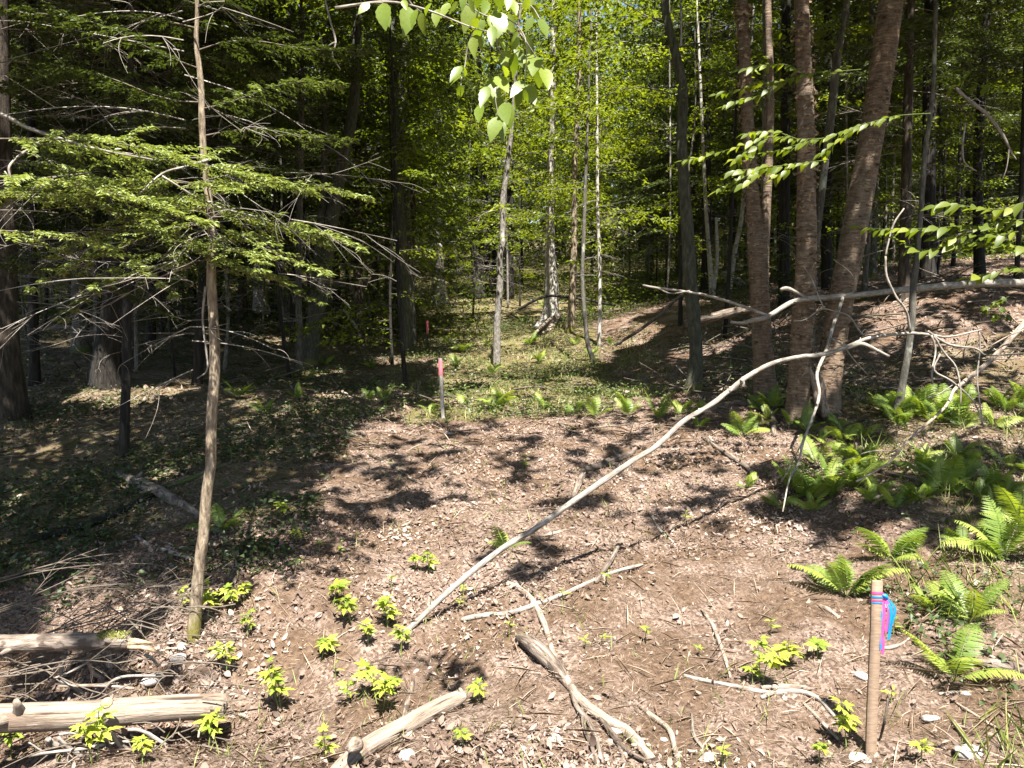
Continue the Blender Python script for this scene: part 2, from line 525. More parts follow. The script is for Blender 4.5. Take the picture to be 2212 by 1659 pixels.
def ground_mat():
    m, n, b, out = nmat('forest_floor')
    tc = n.nodes.new('ShaderNodeTexCoord')
    o = tc.outputs['Object']
    n1 = noise(n, 26, 6, o, .7)
    n2 = noise(n, 2.2, 4, o, .6)
    n3 = noise(n, 95, 4, o, .7)
    vo = n.nodes.new('ShaderNodeTexVoronoi')
    vo.inputs['Scale'].default_value = 75
    vo.inputs['Randomness'].default_value = 1
    n.links.new(o, vo.inputs['Vector'])
    soil = ramp(n, [(.3, (.036, .022, .014)), (.46, (.088, .056, .036)), (.62, (.14, .094, .062)), (.78, (.20, .142, .10))], n1.outputs[0])
    lit = ramp(n, [(0, (.04, .027, .02)), (.35, (.115, .078, .058)), (.65, (.20, .145, .115)), (1, (.31, .245, .205))], vo.outputs['Color'])
    fs = ramp(n, [(.42, (0, 0, 0)), (.58, (1, 1, 1))], n2.outputs[0])
    col = mixc(n, fs.outputs[0], soil.outputs[0], lit.outputs[0])
    a = n.nodes.new('ShaderNodeAttribute')
    a.attribute_name = 'mossy'
    nm = noise(n, 14, 4, o)
    mm = n.nodes.new('ShaderNodeMath')
    mm.operation = 'MULTIPLY'
    n.links.new(a.outputs['Fac'], mm.inputs[0])
    rm = ramp(n, [(.35, (0, 0, 0)), (.6, (1, 1, 1))], nm.outputs[0])
    n.links.new(rm.outputs[0], mm.inputs[1])
    mossc = ramp(n, [(.3, (.05, .06, .014)), (.7, (.17, .16, .045))], n3.outputs[0])
    col = mixc(n, mm.outputs[0], col, mossc.outputs[0])
    n.links.new(col, b.inputs['Base Color'])
    b.inputs['Roughness'].default_value = .95
    b.inputs['Specular IOR Level'].default_value = .15
    ad = n.nodes.new('ShaderNodeMath')
    ad.operation = 'ADD'
    n.links.new(n1.outputs[0], ad.inputs[0])
    n.links.new(n3.outputs[0], ad.inputs[1])
    bump(n, b, ad.outputs[0], .9, .02)
    return m


M['ground'] = ground_mat()


# ------------------------------------------------------------------ mesh helpers
def mesh(name, V, F3=None, F4=None, tint=None, smooth=True, attr='tint', W=None):
    me = bpy.data.meshes.new(name)
    V = np.asarray(V, np.float32).reshape(-1, 3)
    me.vertices.add(len(V))
    me.vertices.foreach_set('co', V.ravel())
    loops = []
    starts = []
    s = 0
    for F_, k in ((F3, 3), (F4, 4)):
        if F_ is not None and len(F_):
            F_ = np.asarray(F_, np.int32).reshape(-1, k)
            loops.append(F_.ravel())
            starts.append(s + np.arange(len(F_)) * k)
            s += F_.size
    loops = np.concatenate(loops)
    starts = np.concatenate(starts)
    me.loops.add(len(loops))
    me.loops.foreach_set('vertex_index', loops)
    me.polygons.add(len(starts))
    me.polygons.foreach_set('loop_start', starts.astype(np.int32))
    me.update(calc_edges=True)
    me.validate()
    if smooth:
        me.polygons.foreach_set('use_smooth', np.ones(len(me.polygons), bool))
    if tint is not None:
        at_ = me.attributes.new(attr, 'FLOAT', 'POINT')
        at_.data.foreach_set('value', np.asarray(tint, np.float32))
    if W is not None and np.any(W):
        aw = me.attributes.new('axis', 'FLOAT_VECTOR', 'POINT')
        aw.data.foreach_set('vector', np.asarray(W, np.float32).ravel())
    return me


def link(name, me, mat=None, parent=None):
    o = bpy.data.objects.new(name, me)
    sc.collection.objects.link(o)
    if mat is not None and me is not None and not len(me.materials):
        me.materials.append(mat)
    if parent is not None:
        o.parent = parent
    return o


def tag(o, label=None, cat=None, group=None, kind=None):
    for k, v in (('label', label), ('category', cat), ('group', group), ('kind', kind)):
        if v:
            o[k] = v
    return o


def thing(name, loc, label, cat, group=None):
    o = bpy.data.objects.new(name, None)
    o.empty_display_size = .1
    sc.collection.objects.link(o)
    o.location = loc
    return tag(o, label, cat, group)


def catmull(P, n):
    P = np.asarray(P, float)
    if len(P) < 3:
        t = np.linspace(0, 1, n * (len(P) - 1) + 1)[:, None]
        return P[0] * (1 - t) + P[-1] * t
    Q = np.vstack([2 * P[0] - P[1], P, 2 * P[-1] - P[-2]])
    out = []
    for i in range(1, len(Q) - 2):
        t = np.linspace(0, 1, n, endpoint=False)[:, None]
        a, b, c, d = Q[i - 1], Q[i], Q[i + 1], Q[i + 2]
        out.append(.5 * ((2 * b) + (-a + c) * t + (2 * a - 5 * b + 4 * c - d) * t * t + (-a + 3 * b - 3 * c + d) * t ** 3))
    out.append(P[-1:])
    return np.vstack(out)


class Geo:
    def __init__(s):
        s.V, s.F3, s.F4, s.T, s.n, s.W = [], [], [], [], 0, []

    def add(s, V, F3=None, F4=None, tint=None, W=None):
        V = np.asarray(V, float).reshape(-1, 3)
        if not len(V):
            return
        if F3 is not None and len(F3):
            s.F3.append(np.asarray(F3) + s.n)
        if F4 is not None and len(F4):
            s.F4.append(np.asarray(F4) + s.n)
        s.V.append(V)
        s.W.append(np.zeros((len(V), 3)) if W is None else W)
        s.T.append(np.broadcast_to(.5 if tint is None else tint, (len(V),)).astype(float))
        s.n += len(V)

    def tube(s, pts, rad, sides=8, sub=4, rough=0., seed=0, flare=0, cap=True, lump=3.0):
        """pts (n,3) and radii; smoothed"""
        P = np.asarray(pts, float)
        A = catmull(np.column_stack([P, np.broadcast_to(rad, (len(P),))]), sub)
        C, r = A[:, :3], np.maximum(A[:, 3], .0006)
        T = np.gradient(C, axis=0)
        T /= np.linalg.norm(T, axis=1)[:, None] + 1e-9
        ref = np.array([1., 0, 0]) if abs(T[0, 0]) < .8 else np.array([0, 1., 0])
        N = np.cross(T, ref)
        N /= np.linalg.norm(N, axis=1)[:, None] + 1e-9
        B = np.cross(T, N)
        a = np.linspace(0, 2 * np.pi, sides, endpoint=False)
        L = np.concatenate([[0], np.cumsum(np.linalg.norm(np.diff(C, axis=0), axis=1))])
        rr = r[:, None] * np.ones((1, sides))
        if rough:
            k = 1 / max(r.mean() * lump, 1e-3)
            rr = rr * (1 + rough * 2 * (fbm(np.cos(a)[None] * 1.7 + L[:, None] * k, np.sin(a)[None] * 1.7 + L[:, None] * k * .4 + seed, seed % 50, 2) - .5))
        if flare:
            fl = np.exp(-L / (r[0] * 1.6))
            rr = rr * (1 + flare * fl[:, None] * (.55 + .45 * np.cos(a * 4 + seed)[None] + .25 * np.cos(a * 7 + 2 * seed)[None]))
        V = C[:, None] + rr[..., None] * (np.cos(a)[None, :, None] * N[:, None] + np.sin(a)[None, :, None] * B[:, None])
        n, m_ = len(C), sides
        i = np.arange(n - 1)[:, None]
        j = np.arange(m_)[None]
        q = np.stack([i * m_ + j, i * m_ + (j + 1) % m_, (i + 1) * m_ + (j + 1) % m_, (i + 1) * m_ + j], -1).reshape(-1, 4)
        Wv = np.stack([L[:, None] * np.ones((1, m_)) + seed, np.cos(a)[None] * r[:, None], np.sin(a)[None] * r[:, None]], -1).reshape(-1, 3)
        V = V.reshape(-1, 3)
        f3 = None
        if cap:
            Wv = np.vstack([Wv, [[seed, 0, 0]], [[L[-1] + seed, 0, 0]]])
            V = np.vstack([V, C[:1] - T[:1] * r[0] * .15, C[-1:] + T[-1:] * r[-1] * .25])
            k0, k1 = n * m_, n * m_ + 1
            jj = np.arange(m_)
            f3 = np.vstack([np.stack([(jj + 1) % m_, jj, np.full(m_, k0)], -1),
                            np.stack([(n - 1) * m_ + jj, (n - 1) * m_ + (jj + 1) % m_, np.full(m_, k1)], -1)])
        s.add(V, f3, q, None, Wv)
        return C, r

    def leaves(s, P, D, N, Ln, Wd, tint, fold=.25, mid=.42):
        """folded two-triangle leaves"""
        P = np.asarray(P, float)
        if not len(P):
            return
        D = D / (np.linalg.norm(D, axis=1)[:, None] + 1e-9)
        S = np.cross(D, N)
        S /= np.linalg.norm(S, axis=1)[:, None] + 1e-9
        U = np.cross(S, D)
        Ln = np.broadcast_to(Ln, (len(P),))[:, None]
        Wd = np.broadcast_to(Wd, (len(P),))[:, None]
        c = P + D * Ln * mid
        l = c + S * Wd * .5 + U * Wd * fold
        r = c - S * Wd * .5 + U * Wd * fold
        t = P + D * Ln - U * Ln * .08
        V = np.stack([P, l, t, r], 1).reshape(-1, 3)
        i = np.arange(len(P))[:, None] * 4
        F = np.concatenate([i + np.array([[0, 2, 1]]), i + np.array([[0, 3, 2]])], 0)
        s.add(V, F, None, np.repeat(np.broadcast_to(tint, (len(P),)), 4))

    def leaves6(s, P, D, N, Ln, Wd, tint, curl, cup):
        if not len(P):
            return
        D = unit(D)
        S = unit(np.cross(D, N))
        U = np.cross(S, D)
        Ln, Wd, curl, cup = (np.broadcast_to(q_, (len(P),))[:, None] for q_ in (Ln, Wd, curl, cup))
        pt = lambda t, w_: P + D * Ln * t * (1 - .25 * np.abs(curl) * t) + U * Ln * curl * (t - .35) ** 2 + S * Wd * w_ + U * Wd * abs(w_) * cup
        V = np.stack([pt(0, 0), pt(.32, .5), pt(.32, -.5), pt(.68, .42), pt(.68, -.42), pt(1, 0)], 1).reshape(-1, 3)
        i = np.arange(len(P))[:, None] * 6
        s.add(V, np.concatenate([i + np.array([[0, 2, 1]]), i + np.array([[3, 4, 5]])]), i + np.array([[1, 2, 4, 3]]), np.repeat(np.broadcast_to(tint, (len(P),)), 6))

    def mesh(s, name, off=None, smooth=True):
        V = np.vstack(s.V)
        if off is not None:
            V = V - np.asarray(off)
        return mesh(name, V, np.vstack(s.F3) if s.F3 else None, np.vstack(s.F4) if s.F4 else None, np.concatenate(s.T), smooth, W=np.vstack(s.W))

    def build(s, name, mat, parent=None, smooth=True):
        off = parent.location if parent is not None else None
        return link(name, s.mesh(name, off, smooth), mat, parent)


def unit(a):
    return a / (np.linalg.norm(a, axis=-1, keepdims=True) + 1e-9)


def rvec(n, r=rng):
    return unit(r.normal(size=(n, 3)))


# ------------------------------------------------------------------ ground
mu_, mv_ = proj(np.stack([_gx, _gy, GZ], -1))
moss_shade = np.zeros(_gx.shape)
front = _gy > 1.5
moss_shade = np.where(front & (_gy > 8.3) & (_gy < 26) & (np.abs(_gx - (.01 * _gy)) < .9 + .045 * _gy), .9, moss_shade)
moss_shade = np.where(front & (_gx > 2.6) & (_gy < 10) & (_gy > 3), np.maximum(moss_shade, .35), moss_shade)
moss_shade = np.where(front & (_gx < -.12 * _gy - 1.0) & (_gy > 5), np.maximum(moss_shade, .5), moss_shade)  # green cover that also darkens the colour of the shaded left floor
moss_shade = np.where(_gy > 26, .8, moss_shade)  # far floor set mossy to put the deep shade into its colour
ny, nx = _gx.shape
ii, jj = np.meshgrid(np.arange(ny - 1), np.arange(nx - 1), indexing='ij')
q = np.stack([ii * nx + jj, ii * nx + jj + 1, (ii + 1) * nx + jj + 1, (ii + 1) * nx + jj], -1).reshape(-1, 4)
gme = mesh('ground', np.stack([_gx, _gy, GZ], -1), None, q, moss_shade.ravel(), True, 'mossy')
ground = link('ground', gme, M['ground'])
tag(ground, kind='structure')


# ------------------------------------------------------------------ foliage builders
def bough(L, az, rise, droop, latstep, latfrac, el_step, elL, elW, ang=R(52), tilt=.15, hang=.25, two=True, r=rng):
    """flat spray of a branch: returns axis points and leaf arrays relative to its root"""
    nl = max(3, int(L * .88 / latstep))
    s = np.linspace(.12, 1, nl)

    wb, wp, wz = r.normal(0, .07) * L, r.uniform(0, 6), r.normal(0, .025) * L

    def axis(t):
        t = np.asarray(t)
        k = wb * np.sin(t * 4.2 + wp) * t ** .8 + wb * .35 * np.sin(t * 11 + wp * 2) * t
        return np.stack([t * L * math.cos(az) - k * math.sin(az), t * L * math.sin(az) + k * math.cos(az), rise * L * t - droop * L * t * t + wz * np.sin(t * 7 + wp)], -1)
    P, D = [], []
    ax = axis(s)
    for sd in (-1, 1):
        ln = latfrac * L * np.clip((1.05 - s), .05, 1) ** .75 * (.35 + .65 * np.clip(s / .35, 0, 1)) * r.uniform(.6, 1.15, nl)
        an = az + sd * ang * r.uniform(.75, 1.2, nl)
        ne = max(2, int(latfrac * L / el_step))
        t = np.linspace(.05, 1, ne)[None, :] * ln[:, None]
        d = np.stack([np.cos(an), np.sin(an), np.full(nl, -.05)], -1)
        zb = r.normal(0, tilt, nl)
        p = ax[:, None, :] + t[..., None] * d[:, None, :]
        p[..., 2] += zb[:, None] * t - hang * t * t / (ln[:, None] + .05)
        keep = (t < ln[:, None] + 1e-6)
        if two:
            for s2 in (-1, 1):
                a2 = an[:, None] + s2 * R(48) * r.uniform(.6, 1.3, t.shape)
                dd = np.stack([np.cos(a2), np.sin(a2), -.18 + r.normal(0, .18, t.shape)], -1)
                P.append(p[keep])
                D.append(dd[keep])
        else:
            a2 = an[:, None] + r.normal(0, .7, t.shape)
            dd = np.stack([np.cos(a2), np.sin(a2), -.3 + r.normal(0, .3, t.shape)], -1)
            P.append(p[keep])
            D.append(dd[keep])
    P = np.vstack(P)
    D = np.vstack(D)
    return axis(np.linspace(0, 1, 9)), P, D


def add_bough(gl, gw, root, L, az, rise, droop, latstep, latfrac, el_step, elL, elW, tint, wr=.008, two=True, jit=.2, tilt=.15, hang=.25, r=rng, cull=None, ntilt=.3):
    ax, P, D = bough(L, az, rise, droop, latstep, latfrac, el_step, elL, elW, tilt=tilt, hang=hang, two=two, r=r)
    P = P + root + r.normal(0, elL * jit, P.shape)
    if cull is not None:
        k = cull(P)
        P, D = P[k], D[k]
    n = len(P)
    if n:
        N = unit(np.array([0, 0, 1.]) + r.normal(0, ntilt, (n, 3)))
        sz = r.uniform(.65, 1.25, n)
        gl.leaves(P, D, N, elL * sz, elW * sz, np.clip(tint + r.normal(0, .14, n), 0, 1))
    if gw is not None and wr:
        gw.tube(ax + root, np.linspace(wr, wr * .2, len(ax)), 4, 1, cap=False)


def dead_twigs(g, root, L, az, rise, rad, r=rng, depth=2, sides=3):
    n = 5
    d = np.array([math.cos(az), math.sin(az), rise])
    side = np.array([-math.sin(az), math.cos(az), 0])
    t = np.linspace(0, 1, n)
    w1, w2 = r.normal(0, .10, 2) * L
    P = root + t[:, None] * L * d + np.sin(t * 3)[:, None] * side * w1 + (t ** 2)[:, None] * np.array([0, 0, w2 - .12 * L])
    g.tube(P, np.linspace(rad, rad * .35, n), sides, 2, cap=False)
    if depth > 0:
        for k in range(int(r.integers(3, 6))):
            i = int(r.integers(1, n))
            dead_twigs(g, P[i], L * r.uniform(.25, .55), az + r.choice([-1, 1]) * r.uniform(.4, 1.1), rise + r.normal(-.1, .3), rad * .5, r, depth - 1, sides)


# crowns shared by the trees further back (built about their own base)
def hemlock_crown(seed, hgt=15, z0=1.8, n=84, Lmax=3.3, el=.085):
    r = np.random.default_rng(seed)
    g, gw = Geo(), Geo()
    for i in range(n):
        t = (i + r.random()) / n
        z = z0 + (hgt - z0) * t
        L = Lmax * (1 - .78 * t) * r.uniform(.6, 1.1)
        if t < .12:
            L *= .7
        add_bough(g, gw, np.array([0, 0, z]), L, r.uniform(0, 6.283), r.uniform(-.05, .2), r.uniform(.15, .4), .17, .38, .115, el * 1.4, el * .5, .35 + .25 * t, .014, True, r=r)
    return g.mesh('hemlock_crown_%d' % seed), gw.mesh('hemlock_limbs_%d' % seed)


def beech_crown(seed, hgt=14, z0=2.2, n=72, Lmax=3.0, el=.10):
    r = np.random.default_rng(seed)
    g, gw = Geo(), Geo()
    for i in range(n):
        t = (i + r.random()) / n
        z = z0 + (hgt - z0) * t
        L = Lmax * (.55 + .45 * math.sin(min(1, t * 1.2 + .15) * 3.0)) * r.uniform(.55, 1.15)
        add_bough(g, gw, np.array([0, 0, z]), L, r.uniform(0, 6.283), r.uniform(.05, .5), r.uniform(.1, .3), .19, .42, .10, el, el * .55, .5, .013, False, .5, .25, .2, r=r, ntilt=.45)
    return g.mesh('beech_crown_%d' % seed), gw.mesh('beech_limbs_%d' % seed)


HC = [hemlock_crown(100 + i) for i in range(4)]
BCW = [beech_crown(200 + i) for i in range(4)]
for a, b in HC:
    a.materials.append(M['hemlock'])
    b.materials.append(M['hem_bark'])
for a, b in BCW:
    a.materials.append(M['beech'])
    b.materials.append(M['grey_bark'])


def dead_set(seed, n=22, z1=7):
    r = np.random.default_rng(seed)
    g = Geo()
    for i in range(n):
        z = r.uniform(.8, z1)
        dead_twigs(g, np.array([0, 0, z]), r.uniform(.6, 1.9), r.uniform(0, 6.283), r.uniform(-.15, .35), .011, r, 2)
    me = g.mesh('dead_branches_%d' % seed)
    me.materials.append(M['dead'])
    return me


DS = [dead_set(300 + i) for i in range(3)]

# ------------------------------------------------------------------ trees seen in the photo
TREES = {}


def trunk_geo(g, pts, Y, base, rough=.06, sides=12, flare=.35, seed=1, top=None, sink=.12, ysl=0.):
    P, Rr = [], []
    for k, (u, v, wd) in enumerate(pts):
        p = at(u, v, Y + ysl * k)
        P.append(p)
        Rr.append(wd / F * (Y + ysl * k) / 2)
    P = np.array(P)
    P[0, 2] = H(P[0, 0], P[0, 1]) - sink
    if top is not None:
        d = unit(P[-1] - P[-2])
        L = max(.5, (top - P[-1, 2]) / max(d[2], .3))
        for f in (.33, .66, 1):
            P = np.vstack([P, P[len(pts) - 1] + d * L * f + np.array([0, 0, 0])])
            Rr.append(Rr[len(pts) - 1] * (1 - .8 * f))
    g.tube(P, np.array(Rr), sides, 6, rough, seed, flare)
    return P


def tree(key, name, label, pts, mat, Y=None, flare=.35, rough=.06, top=12, sides=12, cat='tree', group=None, extra=(), ysl=0.):
    ws = {'A': .76, 'T1': .8, 'T2': .8, 'T3': .8, 'T5': .74, 'Q': .85, 'N': .8, 'B': .9}.get(key, .88)
    pts = [(p[0], p[1], p[2] * ws) for p in pts]
    extra = [[(p[0], p[1], p[2] * ws) for p in e] for e in extra]
    base = hit(pts[0][0], pts[0][1]) if Y is None else np.array([*at(pts[0][0], pts[0][1], Y)[:2], 0])
    base[2] = H(base[0], base[1])
    t = thing(name, base, label, cat, group)
    g = Geo()
    P = trunk_geo(g, pts, base[1], base, rough, sides, flare, len(TREES) * 7 + 3, top, ysl=ysl)
    g.build('trunk', M[mat], t)
    for ex in extra:
        g2 = Geo()
        n0 = len(ex)
        trunk_geo(g2, ex, base[1] + .02, base, rough, 10, 0, len(TREES) * 7 + 5, top, sink=0, ysl=ysl) if ex[0][1] > 9999 else None
        PP = np.array([at(u, v, base[1]) for u, v, wd in ex])
        rr = np.array([wd / F * base[1] / 2 for u, v, wd in ex])
        g2.tube(PP, rr, 10, 5, rough, 5, 0)
        g2.build('limb', M[mat], t)
    TREES[key] = dict(o=t, P=P, Y=base[1], base=base)
    return t


tree('A', 'hemlock_sapling', 'slim young hemlock with sunlit tan bark and mossy foot beside the broken logs',
     [(412, 1378, 42), (424, 1300, 35), (431, 1220, 32), (440, 1150, 31), (447, 1060, 30), (455, 1000, 29), (457, 900, 29), (464, 800, 29), (462, 700, 27), (456, 600, 25), (458, 510, 23), (451, 430, 21), (441, 340, 19), (437, 280, 18), (434, 180, 16), (424, 90, 13), (426, 20, 11), (420, -150, 9)], 'sap_bark', top=6, flare=.25, sides=16, rough=.09)
tree('B', 'hemlock_tree', 'broad reddish hemlock trunk cut by the left edge of the photo',
     [(15, 908, 88), (8, 800, 76), (4, 700, 70), (0, 500, 64), (-6, 300, 58), (-8, 0, 50)], 'hem_bark', top=17)
tree('C', 'hemlock_tree', 'narrow dark trunk just right of the broad trunk at the left edge',
     [(75, 832, 26), (73, 700, 22), (71, 600, 20), (68, 300, 17), (66, 0, 14)], 'dark_bark', top=14)
tree('D', 'hemlock_tree', 'straight dark trunk rising behind a sunny patch of leaf litter on the left',
     [(177, 762, 44), (174, 690, 34), (170, 620, 31), (166, 300, 26), (165, 0, 20)], 'grey_bark', top=16)
tree('E', 'hemlock_tree', 'wide furrowed trunk in deep shade with a leaning second stem',
     [(222, 842, 78), (230, 760, 60), (240, 700, 54), (250, 600, 46), (255, 400, 38), (258, 100, 30)], 'dark_bark', top=16,
     extra=[[(226, 800, 30), (262, 690, 30), (285, 560, 26), (300, 300, 20), (306, 0, 14)]])
tree('Fp', 'young_tree', 'thin dark pole trunk standing alone in the shaded leaf litter left of the young hemlock',
     [(265, 988, 25), (270, 900, 23), (273, 800, 21), (276, 600, 19), (281, 300, 15), (284, 0, 12)], 'dark_bark', top=10, flare=.15)
tree('G', 'young_tree', 'slender dim trunk behind the shaded bank between two thicker hemlocks', [(325, 742, 24), (327, 640, 19), (329, 480, 17), (333, 200, 14), (333, 0, 12)], 'dark_bark', top=12)
tree('Hh', 'young_tree', 'dark trunk half hidden just left behind the sunlit young hemlock', [(424, 832, 26), (431, 740, 24), (437, 640, 22), (445, 400, 17)], 'dark_bark', top=10)
tree('I', 'beech_tree', 'pale grey flared trunk catching sun behind the right side of the young hemlock',
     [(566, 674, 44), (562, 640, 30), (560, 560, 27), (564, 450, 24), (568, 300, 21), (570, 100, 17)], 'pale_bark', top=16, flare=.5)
tree('J', 'hemlock_tree', 'dark trunk standing right beside the pale flared grey trunk', [(598, 687, 32), (601, 640, 26), (605, 560, 24), (610, 400, 21), (614, 150, 18)], 'dark_bark', top=16)
tree('K', 'young_tree', 'straight narrow grey stem left of the leaning double trunk', [(648, 802, 20), (646, 700, 17), (645, 600, 16), (650, 300, 14), (652, 50, 12)], 'grey_bark', top=13, flare=.2)
tree('L', 'maple_tree', 'leaning mossy trunk with a sunlit spot near its foot',
     [(664, 792, 44), (678, 710, 37), (692, 640, 36), (715, 480, 34), (740, 350, 30), (765, 220, 26), (772, 50, 22)], 'green_bark', top=15,
     extra=[[(668, 780, 26), (676, 660, 24), (690, 520, 22), (700, 380, 19), (702, 180, 15)]])
tree('Mm', 'young_tree', 'thin dark stem with a pale dead fork lying at its foot', [(797, 692, 18), (808, 600, 15), (817, 500, 14), (821, 400, 13), (825, 100, 11)], 'dark_bark', top=13)
tree('N', 'hemlock_tree', 'massive almost black hemlock trunk with flared base near the centre of the wood',
     [(868, 672, 74), (869, 640, 56), (872, 560, 47), (878, 400, 42), (885, 200, 38), (885, 0, 34)], 'dark_bark', top=22, flare=.45,
     extra=[[(880, 330, 16), (905, 290, 15), (925, 200, 13), (945, 110, 11), (970, 40, 9), (1000, -40, 7)]])
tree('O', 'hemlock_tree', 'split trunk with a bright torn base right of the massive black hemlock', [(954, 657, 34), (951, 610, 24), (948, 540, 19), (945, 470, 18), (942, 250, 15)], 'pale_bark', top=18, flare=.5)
tree('P', 'hemlock_tree', 'dark pole trunk of the dim cluster left of the white barked young tree', [(1034, 645, 34), (1030, 560, 28), (1024, 470, 26), (1020, 250, 22)], 'dark_bark', top=18)
tree('P2', 'hemlock_tree', 'slimmer black trunk touching the dim cluster left of the white barked young tree', [(1058, 642, 20), (1052, 560, 17), (1048, 430, 15), (1040, 250, 13)], 'dark_bark', top=18)
tree('Q', 'young_tree', 'young tree with white lit bark growing in the middle of the mossy path',
     [(1073, 792, 21), (1074, 700, 18), (1080, 610, 17), (1079, 560, 15), (1086, 520, 15), (1086, 440, 15), (1095, 370, 13), (1103, 300, 11), (1110, 220, 9), (1118, 100, 7)], 'young_bark', top=9, flare=.15, rough=.1)
tree('Rr', 'hemlock_tree', 'dark trunk seen just right behind the white barked young tree', [(1099, 645, 26), (1100, 560, 21), (1101, 430, 20), (1104, 250, 17)], 'dark_bark', top=18)
tree('S', 'maple_tree', 'tree with a swollen pale root base and dead sticks lying against it',
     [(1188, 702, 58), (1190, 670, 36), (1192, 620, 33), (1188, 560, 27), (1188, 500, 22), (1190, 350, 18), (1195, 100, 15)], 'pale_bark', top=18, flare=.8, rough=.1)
tree('T', 'maple_tree', 'slim brown trunk right beside the swollen root base', [(1231, 717, 24), (1236, 640, 18), (1240, 540, 16), (1242, 350, 13), (1250, 200, 11), (1252, 0, 9)], 'sap_bark', top=18, flare=.3)
tree('U', 'young_tree', 'thin crooked stem bending at its foot on the edge of the mossy path', [(1288, 778, 16), (1272, 752, 11), (1266, 710, 11), (1258, 600, 10), (1262, 480, 9), (1268, 300, 7)], 'grey_bark', top=9, flare=.1)
tree('V', 'birch_sapling', 'very thin white birch stem right of the slim brown trunk', [(1294, 746, 11), (1296, 650, 9), (1295, 560, 9), (1291, 450, 8), (1290, 300, 7)], 'pale_bark', top=11, flare=.1)
tree('W', 'maple_tree', 'grey green trunk curving left at the top between the path and the birches',
     [(1495, 846, 44), (1503, 780, 33), (1500, 700, 32), (1490, 600, 33), (1485, 500, 30), (1478, 400, 28), (1472, 300, 26), (1475, 200, 24), (1460, 120, 22), (1440, 40, 20), (1430, -60, 18)], 'green_bark', top=13, sides=16)
tree('W2', 'young_tree', 'thin dark stem just left behind the grey green curving trunk', [(1470, 702, 12), (1470, 620, 10), (1469, 520, 9), (1470, 300, 8)], 'dark_bark', top=12, flare=.1)
tree('X1', 'birch_sapling', 'bright thin birch stem left of the first big brown birch, forked low', [(1540, 640, 16), (1530, 520, 10), (1524, 440, 9), (1518, 300, 8)], 'pale_bark', top=13, flare=.1,
     extra=[[(1540, 635, 10), (1549, 560, 9), (1547, 470, 6)]])
tree('X2', 'birch_sapling', 'bright birch stem leaning right towards the first big brown birch', [(1575, 628, 12), (1588, 540, 11), (1603, 460, 10), (1612, 300, 8)], 'pale_bark', top=13, flare=.1)
tree('T1', 'birch_tree', 'leftmost big peeling brown birch forking into two stems',
     [(1657, 870, 66), (1648, 760, 53), (1642, 650, 50), (1636, 540, 48), (1624, 400, 34), (1612, 200, 31), (1605, 50, 30), (1600, -50, 29)], 'birch', top=14, sides=20,
     extra=[[(1646, 610, 34), (1652, 480, 28), (1660, 350, 23), (1664, 200, 20), (1660, 60, 18), (1656, -100, 15)]])
tree('T2', 'birch_tree', 'upright peeling brown birch in the middle of the three big birches',
     [(1720, 915, 70), (1727, 800, 57), (1735, 680, 58), (1742, 560, 53), (1742, 400, 48), (1740, 250, 44), (1735, 100, 39), (1730, -50, 36)], 'birch', top=14, sides=20)
tree('T3', 'birch_tree', 'thickest peeling brown birch leaning to the right',
     [(1788, 890, 68), (1795, 800, 60), (1810, 680, 66), (1835, 560, 66), (1860, 420, 64), (1885, 280, 62), (1905, 150, 62), (1925, 0, 60), (1935, -80, 58)], 'birch', top=13, sides=20)
tree('T4', 'young_tree', 'smooth grey stem leaning right between the middle and right birches', [(1752, 700, 16), (1762, 560, 15), (1775, 420, 16), (1795, 250, 20), (1810, 120, 18), (1830, 0, 15)], 'grey_bark', Y=9.5, top=12, flare=.2)
tree('T5', 'young_tree', 'thin lichen grey trunk leaning right out of the fern bed',
     [(1930, 908, 32), (1952, 815, 21), (1968, 710, 20), (1973, 620, 18), (1980, 560, 15), (1990, 450, 14), (1998, 330, 14), (2015, 200, 12), (2020, 60, 11), (2022, -50, 10)], 'grey_bark', top=10, flare=.3)
tree('T6', 'hemlock_tree', 'reddish trunk standing behind the bank left of the thin leaning grey trunk', [(1950, 648, 30), (1953, 560, 25), (1957, 420, 24), (1962, 200, 21)], 'hem_bark', top=18)
tree('T7', 'hemlock_tree', 'dark trunk behind the thin leaning grey trunk on top of the bank', [(2004, 618, 36), (2006, 400, 32), (2008, 200, 29), (2010, 0, 26)], 'dark_bark', Y=14.5, top=18)
tree('T8', 'hemlock_tree', 'dark trunk on the bank above the broad leaved branch', [(2118, 600, 26), (2112, 400, 22), (2120, 200, 20), (2135, 0, 17)], 'dark_bark', Y=16, top=18)
tree('T9', 'hemlock_tree', 'black trunk filling the gap between the left and middle birches', [(1693, 690, 28), (1694, 500, 26), (1696, 300, 24), (1698, 0, 21)], 'dark_bark', Y=15, top=18)
tree('T10', 'hemlock_tree', 'dim trunk showing between the middle and right birches', [(1785, 660, 26), (1786, 480, 25), (1788, 200, 22)], 'dark_bark', Y=17, top=18)

